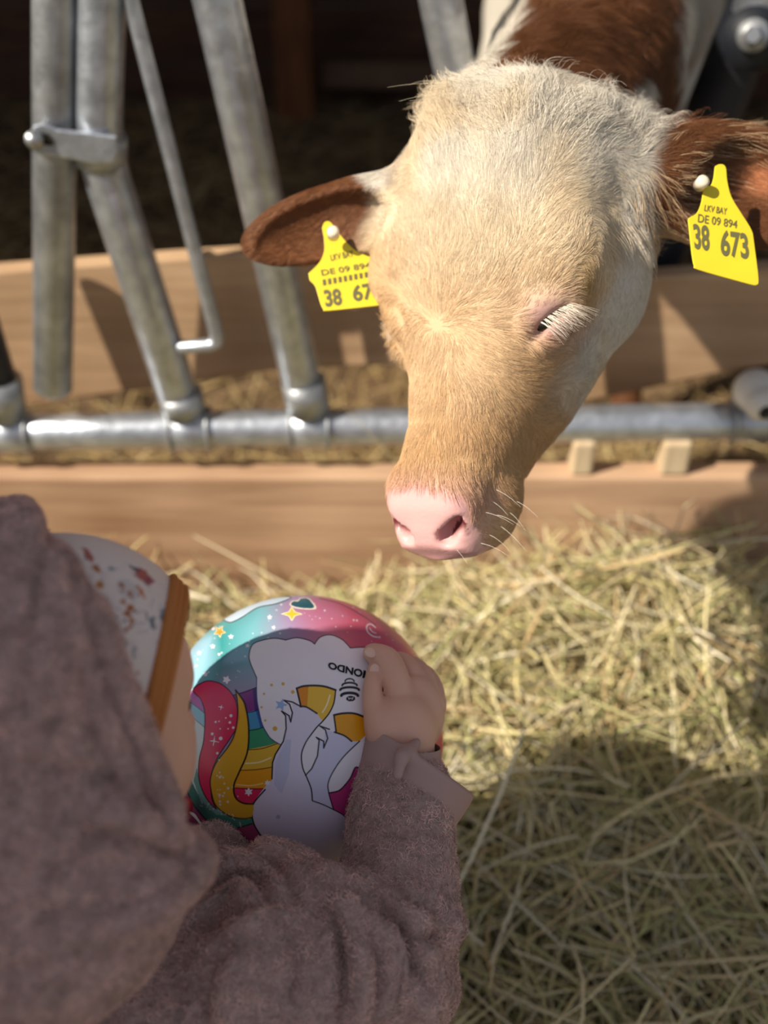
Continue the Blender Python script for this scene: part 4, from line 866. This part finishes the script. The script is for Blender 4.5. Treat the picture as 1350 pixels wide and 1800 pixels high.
# hand: palm and fingers hooked over the ball
def oball(px, py, out):           # point over the ball surface at a pixel, lifted
    p2 = np.array([[px, py]], float); r = np.array([(px-675)/FPX, (900-py)/FPX, 1.]); r /= np.linalg.norm(r); b_ = r@BC; disc = b_*b_-(BC@BC-(BR+out)**2)
    if disc < 0: q = r*b_; n_ = q-BC; return BC+n_/np.linalg.norm(n_)*(BR+out)
    return r*(b_-math.sqrt(disc))
def polar(th, ph, out):            # second way in: from the centre of the ball; th angle right/up in image, ph degrees turned away from the viewer
    d = math.cos(math.radians(ph))*np.array([0, 0, -1.])+math.sin(math.radians(ph))*np.array([math.cos(math.radians(th)), math.sin(math.radians(th)), 0]); return BC+d*(BR+out)
add_ell(ck, oball(728, 1254, .010), (.0205, .0270, .0150), axes((.96, -.1, .25), (0, 1, 0)), .006)
add_ell(ck, oball(704, 1288, .012), (.0235, .0120, .0150), axes((1, 0, .1), (0, 1, 0)), .008)
add_ell(ck, oball(746, 1256, .011), (.013, .022, .0150), axes((1, 0, .3), (0, 1, 0)), .006)
def finger(pts, rs, k=.0012, kr=.003):
    ps = smooth_line(pts, 3); n_ = len(ps)-1; q = np.interp(np.linspace(0, 1, n_+1), np.linspace(0, 1, len(rs)), rs)
    for i in range(n_): add_cone(ck, ps[i], ps[i+1], q[i], q[i+1], kr if i < 2 else k)
finger([oball(764, 1246, .008), oball(762, 1214, .009), oball(752, 1192, .007), oball(743, 1181, .004)], [.0082, .0076, .0070, .006])
finger([oball(754, 1238, .010), oball(746, 1200, .0115), oball(735, 1179, .008), oball(724, 1168, .004)], [.0088, .0082, .0076, .0064])
finger([oball(736, 1236, .012), oball(728, 1196, .0135), oball(715, 1173, .010), oball(701, 1162, .005)], [.0094, .0088, .0080, .007])
finger([oball(708, 1238, .013), oball(695, 1190, .0165), oball(680, 1159, .013), oball(655, 1148, .0070)], [.0100, .0094, .0086, .0070])       # index
finger([oball(676, 1284, .012), oball(657, 1244, .0085), oball(655, 1208, .0070), oball(659, 1176, .0052)], [.0115, .0072, .0064, .0052], .0015, .006)           # thumb
# legs inside trousers and feet
for s in (1, -1):
    hx_, hy_ = -.17+.05*.6*s, .43-.05*.8*s
    add_cone(ck, cw(hx_, hy_, .38), cw(hx_, hy_, .10), .05, .03, .02)
V, Q = ck.build()
mesh_obj('body', c2w(V), Q, M_skin, child)
# finger nails
M_nail = mat('finger_nail', (.78, .50, .40), .3, spec=.5)
V, F = sphere((0, 0, 0), (1, 1, 1), 16, 10); 
tip = oball(651, 1147, .0132); M_ = axes(P(640, 1137, .8)-P(665, 1150, .8), (0, 1, .6)); mesh_obj('finger_nail', c2w(tip+(V*np.array([.0045, .0038, .0012]))@M_), F, M_nail, child)
tip = oball(659, 1178, .0110); M_ = axes(P(668, 1165, .8)-P(666, 1185, .8), (1, 0, 0)); mesh_obj('finger_nail', c2w(tip+(V*np.array([.0045, .0038, .0010]))@M_), F, M_nail, child)
M_eyew = mat('child_eye', (.03, .02, .02), .15)
for s in (1, -1): V, F = sphere(c2w(HP(7.1, .3, 2.9*s)), .0075, 16, 12); mesh_obj('eye', V, F, M_eyew, child)

# -- hoodie
HC = HC/KH
def HP(f, u, s): return HC+(f*FD+u*HU+s*HS)*.01
hd = Field([grid1([(-.34, .115, .0028)]), grid1([(-.80, -.37, .010), (-.37, -.14, .0028), (-.14, 0, .01)]), grid1([(.58, .90, .0032), (.90, 1.15, .010)])])
add_ell(hd, P(345, 1775, .80), (.118, .118, .10), None, .03)
add_cone(hd, cw(-.17, .43, .50), cw(-.17, .43, .34), .095, .11, .04)
add_ell(hd, P(180, 1700, .745), (.088, .086, .085), None, .03)
add_ell(hd, P(60, 1830, .74), (.11, .10, .10), None, .04)
add_cone(hd, P(330, 1800, .70), P(470, 1730, .70), .075, .058, .04)
add_cone(hd, P(470, 1730, .70), P(672, 1712, .725), .058, .044, .03)
add_cone(hd, P(682, 1705, .73), P(699, 1560, .75), .040, .037, .014)
add_cone(hd, P(699, 1560, .75), P(706, 1395, .78), .037, .0345, .012)
add_cone(hd, P(735, 1745, .745), P(700, 1790, .74), .022, .03, .02)
add_cone(hd, SHL, ELL, .055, .045, .03); add_cone(hd, ELL, LW-(LW-ELL)*.2, .045, .04, .02); add_cone(hd, cw(-.17, .43, .50), SHL, .08, .055, .04)
def fold(pts, r, k=.010, op='u', dd=0.):
    ps = smooth_line([P(*p)+np.array([0, 0, dd]) for p in pts], 4)
    for i in range(len(ps)-1): add_cone(hd, ps[i], ps[i+1], r*(1-.0), r, k, op)
def fs(px, py, off):                 # depth of the hoodie surface at a pixel
    d = hd.ray(px, py, .55, 1.1); return (d if d else .74)+off
def fold2(pxs, r, off, k=.010, op='u'):
    ps = [(x, y, fs(x, y, off)) for x, y in pxs]; 
    sp = smooth_line([P(*p) for p in ps], 4); n_ = len(sp)-1
    for i in range(n_):
        t0, t1 = i/n_, (i+1)/n_; f = lambda t: r*(.35+.65*math.sin(math.pi*min(max(t, .0), 1)))
        add_cone(hd, sp[i], sp[i+1], f(t0), f(t1), k, op)
nprim = len(hd.prims)
folds = [([(330, 1600), (420, 1545), (500, 1535), (580, 1590), (610, 1630)], .013, .004, .014, 'u'),
         ([(500, 1560), (560, 1570), (620, 1640), (640, 1720), (640, 1790)], .012, .004, .014, 'u'),
         ([(590, 1570), (650, 1600), (700, 1660), (730, 1740), (735, 1790)], .013, .002, .012, 'u'),
         ([(460, 1600), (430, 1680), (410, 1780)], .013, .005, .016, 'u'),
         ([(350, 1480), (430, 1490), (500, 1520)], .012, .004, .014, 'u'),
         ([(640, 1570), (690, 1600), (760, 1625), (785, 1620)], .010, .002, .012, 'u')]
geo = [([(x, y, fs(x, y, off)) for x, y in pxs], r, k, op) for pxs, r, off, k, op in folds]
for ps, r, k, op in geo:
    sp = smooth_line([P(*p) for p in ps], 4); n_ = len(sp)-1
    for i in range(n_):
        f = lambda t: r*(.35+.65*math.sin(math.pi*t)); add_cone(hd, sp[i], sp[i+1], f(i/n_), f((i+1)/n_), k, op)
# keep the cloth off the ball
add_ell(hd, BC, (BR+.001,)*3, None, .003, 'd')
V, Q = hd.build()
nz = vnoise(V, 120)*.0006+vnoise(V, 45)*.0012
Vn = c2w(V); me_o = mesh_obj('hoodie', Vn, Q, M_fleece, child); 
def displace(o, f):
    me = o.data; n = len(me.vertices); nn = np.empty(n*3, np.float32); me.vertices.foreach_get('normal', nn); co = np.empty(n*3, np.float32); me.vertices.foreach_get('co', co)
    co = co.reshape(-1, 3)+nn.reshape(-1, 3)*f[:, None]; me.vertices.foreach_set('co', co.astype(np.float32).ravel()); me.update()
CREASE = [[(120, 1727), (233, 1646), (315, 1583), (390, 1548), (434, 1548), (479, 1583), (504, 1589)], [(372, 1636), (403, 1608), (441, 1592), (469, 1592)], [(592, 1557), (636, 1583), (693, 1639), (724, 1696), (762, 1746)],
          [(623, 1608), (661, 1671), (667, 1740), (655, 1830)], [(560, 1583), (592, 1620), (604, 1702), (598, 1830)], [(403, 1652), (371, 1715), (359, 1830)], [(667, 1560), (724, 1595), (774, 1608)], [(693, 1645), (743, 1652), (785, 1640)], [(327, 1482), (409, 1484), (479, 1522), (520, 1575)], [(500, 1640), (520, 1700), (505, 1800)], [(640, 1450), (690, 1470), (760, 1462)]]
CAMP = [1., 1., 1.2, .9, .9, .6, .7, .7, .45, .5, .3]
hx_, hy_ = proj(V); fd = np.zeros(len(V))
for pl, am in zip(CREASE, CAMP):
    pl = sm(pl, 5); D = np.full(len(V), 1e9); T_ = np.zeros(len(V))
    for i_, ((x1, y1), (x2, y2)) in enumerate(zip(pl[:-1], pl[1:])):
        dx, dy = x2-x1, y2-y1; q = np.clip(((hx_-x1)*dx+(hy_-y1)*dy)/(dx*dx+dy*dy+1e-9), 0, 1); d_ = np.hypot(hx_-x1-q*dx, hy_-y1-q*dy); m_ = d_ < D; D[m_] = d_[m_]; T_[m_] = (i_+q[m_])/(len(pl)-1)
    fd += am*.0092*(-np.exp(-(D/11)**2)+.75*np.exp(-((D-27)/17)**2))*(.25+.75*np.sin(np.pi*np.clip(T_, .02, .98)))
displace(me_o, nz+fd*(V[:, 2] < .82))
me_ = me_o.data; co_ = np.empty(len(V)*3, np.float32); me_.vertices.foreach_get('co', co_); HV = w2c(co_.reshape(-1, 3)+worldloc(child)); HQ = Q
# -- hood
ho = Field([grid1([(-.38, -.09, .0028)]), grid1([(-.36, .02, .0028)]), grid1([(.52, .90, .0032)])])
add_ell(ho, P(25, 1230, .70), (.100, .120, .105), None, .03)
add_ell(ho, P(62, 1155, .685), (.097, .086, .115), None, .03)
add_ell(ho, P(45, 1440, .665), (.094, .095, .085), None, .05)
add_ell(ho, P(20, 1440, .735), (.10, .10, .09), None, .04)
add_ell(ho, P(-60, 1600, .645), (.105, .075, .07), None, .05)
hemA, hemB = np.array([118., 925.]), np.array([338., 1500.]); hd_ = hemB-hemA
pa, pb = P(*hemA, .68), P(*hemB, .66); e1 = (pb-pa)/np.linalg.norm(pb-pa); hn = np.cross(e1, np.array([-.25, 0.05, 1.])); hn /= np.linalg.norm(hn)
if hn[0] < 0: hn = -hn
hn0 = hn.copy(); pm = (pa+pb)/2
def halfs(off, bulge=0.):
    def fn(X, Y, Z):
        d = (X-pm[0])*hn0[0]+(Y-pm[1])*hn0[1]+(Z-pm[2])*hn0[2]-off
        t = (X-pm[0])*e1[0]+(Y-pm[1])*e1[1]+(Z-pm[2])*e1[2]; return d+.010*(t/.09)**2-.004
    return fn
ho.add(halfs(0), (-9, -9, -9), (9, 9, 9), .008, 'i')
add_ell(ho, HP(.6, .5, 0), (.101, .0965, .0865), HM, .004, 'd')
# hem seam groove
def groove(off, w_, amp):
    def fn(X, Y, Z): return halfs(0)(X, Y, Z)
    return fn
for pxs, r, op in (([(300, 1470), (240, 1440), (170, 1430)], .006, 'u'), ([(330, 1500), (290, 1560), (220, 1600)], .010, 'u'), ([(165, 1060), (205, 1160), (245, 1270), (280, 1380), (300, 1440)], .0035, 'u')):
    dds = [(x, y, (ho.ray(x, y, .5, 1.0) or .66)+.001) for x, y in pxs]; sp = smooth_line([P(*p) for p in dds], 4)
    for i in range(len(sp)-1): add_cone(ho, sp[i], sp[i+1], r, r, .010, op)
V, Q = ho.build(); o = mesh_obj('hood', c2w(V*KH), Q, M_fleece, child); hx_, hy_ = proj(V); fh = np.zeros(len(V))
for pl, am, s1, s2 in (([(62, 880), (140, 1050), (205, 1240), (285, 1450)], .0028, 7, 14), ([(330, 1515), (250, 1475), (150, 1470)], .004, 12, 20), ([(300, 1440), (200, 1370), (60, 1350)], .0035, 16, 26), ([(320, 1540), (230, 1590), (80, 1610)], .004, 14, 24), ([(90, 930), (60, 1060), (40, 1240)], .003, 14, 24), ([(150, 1150), (160, 1260), (210, 1370)], .003, 14, 24)):
    pl = sm(pl, 5); D = np.full(len(V), 1e9)
    for (x1, y1), (x2, y2) in zip(pl[:-1], pl[1:]):
        dx, dy = x2-x1, y2-y1; q = np.clip(((hx_-x1)*dx+(hy_-y1)*dy)/(dx*dx+dy*dy+1e-9), 0, 1); D = np.minimum(D, np.hypot(hx_-x1-q*dx, hy_-y1-q*dy))
    fh += am*(-np.exp(-(D/s1)**2)+.6*np.exp(-((D-s2*1.5)/s2)**2))
displace(o, fh+vnoise(V, 120)*.0006+vnoise(V, 35)*.0020+vnoise(V, 12)*.004)

M_pile = mat('fleece_pile', (.36, .24, .225), .9, attr=True, spec=.08)
def pile(Vv, Qv, n, scale, parent, col=(.70, .47, .42)):
    pt, nr, _ = mesh_samples(Vv, Qv, n, lambda c, n_: np.where(-(n_*c).sum(1)/np.linalg.norm(c, axis=1) > -.25, 1., .05))
    f = np.stack([vnoise(pt, 130), vnoise(pt+3, 130), vnoise(pt+6, 130)], 1)+.4*rng.normal(0, 1, (n, 3)); f -= nr*(f*nr).sum(1)[:, None]; f /= np.linalg.norm(f, axis=1)[:, None]+1e-9
    sd_ = np.cross(nr, f); L = .0032*rng.uniform(.6, 1.3, n)[:, None, None]; t = np.linspace(0, 1, 5)[None, :, None]
    C = f[:, None]*np.sin(t*2.2)*.8+nr[:, None]*(.55*t)+sd_[:, None]*(1-np.cos(t*3))*.35*rng.choice([-1, 1], n)[:, None, None]
    c = np.array(col)*(1+.38*vnoise(pt, 150)[:, None])*rng.uniform(.6, 1.2, (n, 1))
    o = hair_obj('fleece_pile', c2w((pt[:, None]+L*C)*scale), np.tile(np.linspace(.00020, .00008, 5), (n, 1)), c, M_pile, parent); o['kind'] = 'stuff'
co_ = np.empty(len(V)*3, np.float32); o.data.vertices.foreach_get('co', co_); V = w2c(co_.reshape(-1, 3)+worldloc(child))/KH
pile(V, Q, 70000, KH, o)
pile(HV, HQ, 85000, 1., me_o)

# -- cap: white with printed leaves and an orange knitted edge
PNn = np.array([.95, -.24, .22]); PNn /= np.linalg.norm(PNn); CAPC = HP(.2, .5, 0); CAPR = np.array([.0945, .0935, .083]); PP = HC+np.array([.0625, 0, 0])
cp = Field([grid1([(-.32, -.09, .0022)]), grid1([(-.27, .02, .0022)]), grid1([(.58, .83, .0025)])])
add_ell(cp, CAPC, CAPR, HM, .01)
def capcut(X, Y, Z): return (X-PP[0])*PNn[0]+(Y-PP[1])*PNn[1]+(Z-PP[2])*PNn[2]
cp.add(capcut, (-9, -9, -9), (9, 9, 9), .001, 'i')
add_ell(cp, CAPC, CAPR-.0035, HM, .001, 'd')
V, Q = cp.build()
capc = np.tile([.78, .66, .62], (len(V), 1)); cpx, cpy = proj(V)
leafs = []
gg = np.random.default_rng(11)
def leaf(cx, cy, l, w_, ang, col):
    dx, dy = cpx-cx, cpy-cy; a = math.radians(ang); u = dx*math.cos(a)+dy*math.sin(a); v = -dx*math.sin(a)+dy*math.cos(a); m = (np.abs(u) < l) & (np.abs(v) < w_*(1-(u/l)**2)); capc[m] = col
RU, GR, DK, RS = (.42, .13, .04), (.28, .30, .33), (.06, .07, .10), (.45, .14, .12)
for k in range(6): leaf(222+(-1)**k*6+k*1.5, 1045+k*12, 7, 4, 40*(-1)**k+90*0, RU)
leaf(228, 1080, 40, 1.2, 80, RU); leaf(214, 1030, 12, 4, 70, RU); leaf(176, 1028, 9, 6, 80, (.55, .25, .08)); leaf(155, 975, 16, 6, 60, RS); leaf(170, 1000, 10, 5, 40, RU)
leaf(262, 1090, 22, 2.2, 70, GR); leaf(270, 1095, 20, 2, 78, DK); leaf(288, 1075, 9, 7, 90, GR); leaf(295, 1105, 14, 6, 60, GR); leaf(286, 1085, 8, 5, 20, GR)
leaf(250, 1010, 18, 9, 45, RS); leaf(262, 1022, 10, 8, 10, (.35, .12, .14)); leaf(248, 1040, 16, 4, 60, (.55, .2, .1)); leaf(235, 998, 12, 3, 30, DK)
leaf(217, 1130, 14, 8, 70, (.45, .38, .36)); leaf(236, 1145, 14, 3, 100, GR); leaf(291, 1163, 4, 7, 0, DK); leaf(252, 1225, 6, 8, 90, RU); leaf(272, 1175, 8, 3, 60, (.6, .35, .3))
leaf(296, 1195, 2.5, 7, 0, DK); leaf(294, 1222, 3, 6, 0, DK); leaf(286, 1252, 4, 5, 30, DK); leaf(264, 1272, 3, 9, 20, (.25, .1, .12)); leaf(195, 1000, 6, 4, 0, GR); leaf(240, 1180, 5, 3, 60, RU)
for _ in range(120): leaf(gg.uniform(-200, 130), gg.uniform(950, 1450), gg.uniform(4, 11), gg.uniform(3, 6), gg.uniform(0, 180), [RU, GR, DK, RS][gg.integers(4)])
cap_o = mesh_obj('cap', c2w(V*KH), Q, mat('cap_print', (.8, .7, .66), .85, attr=True, bump=.2, bscale=600, bdist=.0005, spec=.1), child, cols=capc)
# binding ring: intersection of cap ellipsoid and cut plane
M_rib = mat('orange_knit', (.50, .19, .06), .85, bump=.5, bscale=300, bdist=.001, spec=.1)
u1 = np.cross(PNn, [0, 1, 0]); u1 /= np.linalg.norm(u1); u2 = np.cross(PNn, u1)
def ringpts(off, sc):
    out = []
    p0 = PP+PNn*off; c0 = p0-HC; 
    cen = p0-PNn*0; base = CAPC+PNn*((p0-CAPC)@PNn)
    for a_ in np.linspace(0, 2*math.pi, 97):
        dv = math.cos(a_)*u1+math.sin(a_)*u2; A = HM@(base-CAPC)/CAPR/sc; B = HM@dv/CAPR/sc
        aa = B@B; bb = 2*A@B; cc = A@A-1; t_ = (-bb+math.sqrt(max(bb*bb-4*aa*cc, 0)))/(2*aa); out.append(base+dv*t_)
    return out
bnd = None
for off, r, nm in ((-.0050, .0034, 'cap_binding'), (-.0012, .0032, ''), (.0028, .0036, 'cap_binding')):
    V, F = tube([c2w(p*KH) for p in ringpts(off, 1.008)], r*KH*GROW, 10, False)
    if bnd is None: bnd = [(V, F)]
    else: bnd.append((V, F))
V, F = merge(bnd); mesh_obj('cap_binding', V, F, M_rib, child)
# -- turned-up cuff
cfd = Field([grid1([(-.04, .09, .0018)]), grid1([(-.27, -.13, .0018)]), grid1([(.70, .87, .0018)])])
ca, cb = P(712, 1400, .785), P(733, 1338, .79)
CA = (cb-ca)/np.linalg.norm(cb-ca); mid = (ca+cb)/2
def cuff(X, Y, Z):
    x, y, z = X-mid[0], Y-mid[1], Z-mid[2]; t = x*CA[0]+y*CA[1]+z*CA[2]; qx, qy, qz = x-t*CA[0], y-t*CA[1], z-t*CA[2]; r = np.sqrt((qx*.96)**2+qy**2+(qz*1.05)**2)
    tt = t+x*.30*1.0; dr = np.abs(r-(.0335+.004*np.clip(tt/.02, -1, 1)))-.0042; dt = np.abs(tt)-.0145
    return np.sqrt(np.maximum(dr, 0)**2+np.maximum(dt, 0)**2)+np.minimum(np.maximum(dr, dt), 0)-.0022
cfd.add(cuff, (-9, -9, -9), (9, 9, 9), 0)
sp = [P(699, 1362, .742), P(706, 1330, .746), P(733, 1305, .765)]
for i in range(2): add_cone(cfd, sp[i], sp[i+1], .0030, .0028, .007)
add_ell(cfd, BC, (BR+.001,)*3, None, .002, 'd')
V, Q = cfd.build(); o = mesh_obj('cuff', c2w(V), Q, M_jersey, child); displace(o, vnoise(V, 40)*.0012)
# rib of the inner cuff
V, F = tube([c2w(p) for p in (P(700, 1372, .785), P(703, 1340, .787), P(706, 1308, .787))], [.0344, .0322, .030], 40, False); mesh_obj('inner_cuff', V, F, M_jersey, child)
# red toggle and white cord at the chin
V, F = sphere(c2w(P(326, 1416, .79)), (.006, .006, .009), 14, 10); mesh_obj('toggle', V, F, mat('red_plastic', (.6, .03, .05), .4), child)
ps = []
for k in range(5): ps.append(tube([c2w(p) for p in smooth_line([P(330, 1426, .79), P(342, 1432+k, .785), P(352+2*k, 1448+k*2, .785), P(362+k*3, 1468-k, .79)], 4)], .0006, 6))
V, F = merge(ps); mesh_obj('cord', V, F, mat('white_cord', (.7, .65, .55), .8), child)
# trousers and boots
for s in (1, -1):
    tr = Field([grid1([(-.36, .04, .007)]), grid1([(-1.10, -.28, .008)]), grid1([(.6, 1.35, .008)])])
    hx_, hy_ = -.17+.05*.6*s, .43-.05*.8*s
    add_cone(tr, cw(hx_, hy_, .40), cw(hx_, hy_, .10), .072, .052, .02)
    V, Q = tr.build(); mesh_obj('trouser_leg', c2w(V), Q, mat('dark_trousers', (.08, .09, .14), .9, bump=.3, bscale=200, bdist=.001), child)
M_boot = mat('boot_rubber', (.25, .08, .10), .4)
for s in (1, -1):
    bt = Field([grid1([(-.40, .06, .006)]), grid1([(-1.05, -.52, .006)]), grid1([(.75, 1.30, .006)])])
    hx_, hy_ = -.17+.05*.6*s, .43-.05*.8*s
    add_cone(bt, cw(hx_, hy_, .17), cw(hx_, hy_, .05), .046, .038, .02); add_cone(bt, cw(hx_, hy_, .035), cw(hx_+.075, hy_+.055, .03), .036, .031, .02)
    V, Q = bt.build(); VW = c2w(V); VW[:, 2] = np.maximum(VW[:, 2], .0); mesh_obj('boot', VW, Q, M_boot, child)

#@@ADULT
# ================================================================== UNSEEN ADULT (added beside the child, shaped to cast the shade)
ad = empty('person', (-.72, .02, 0), 'unseen crouching adult with brown hair in a dark jacket, added left of the toddler for shade', 'person')
af = Field([grid1([(-1.15, -.40, .012)]), grid1([(-.45, .45, .012)]), grid1([(-.02, 1.7, .012)])])
ax0, ay0 = -.70, .04
def A(dx, dy, z): return np.array([ax0+dx, ay0+dy, z])
add_ell(af, A(.02, .215, 1.415), (.085, .088, .118), None, .02); add_cone(af, A(0, .16, 1.30), A(-.02, .06, 1.15), .06, .07, .03)
add_ell(af, A(-.03, .04, 1.40), (.12, .15, .13), None, .03)
add_cone(af, A(-.02, -.10, 1.12), A(-.02, .16, 1.12), .085, .085, .05); add_cone(af, A(-.02, .03, 1.08), A(-.06, 0, .50), .16, .15, .06)
add_cone(af, A(-.02, -.14, 1.14), A(.05, -.22, .86), .055, .045, .03); add_cone(af, A(-.02, .18, 1.13), A(.03, .22, .86), .055, .045, .03)
add_cone(af, A(.05, -.22, .86), A(.20, -.20, .96), .042, .032, .02); add_cone(af, A(.03, .22, .86), A(.14, .14, .70), .042, .032, .02)
for s in (1, -1):
    add_cone(af, A(-.06, .10*s, .45), A(.20, .13*s, .48), .09, .065, .04); add_cone(af, A(.20, .13*s, .48), A(.02, .13*s, .10), .06, .045, .03); add_cone(af, A(.0, .13*s, .045), A(.19, .14*s, .04), .045, .04, .02)
V, Q = af.build(); V[:, 2] = np.maximum(V[:, 2], 0)
cA = np.tile([.05, .06, .09], (len(V), 1)); cA[(V[:, 2] > 1.31) & (V[:, 1] > .15)] = (.55, .34, .25); cA[(V[:, 2] > 1.44) | ((V[:, 2] > 1.42) & (V[:, 0] < ax0-.02))] = (.08, .05, .03)
mesh_obj('body', V, Q[:, ::-1], mat('adult_clothes', (.05, .06, .09), .85, attr=True), ad, cols=cA)
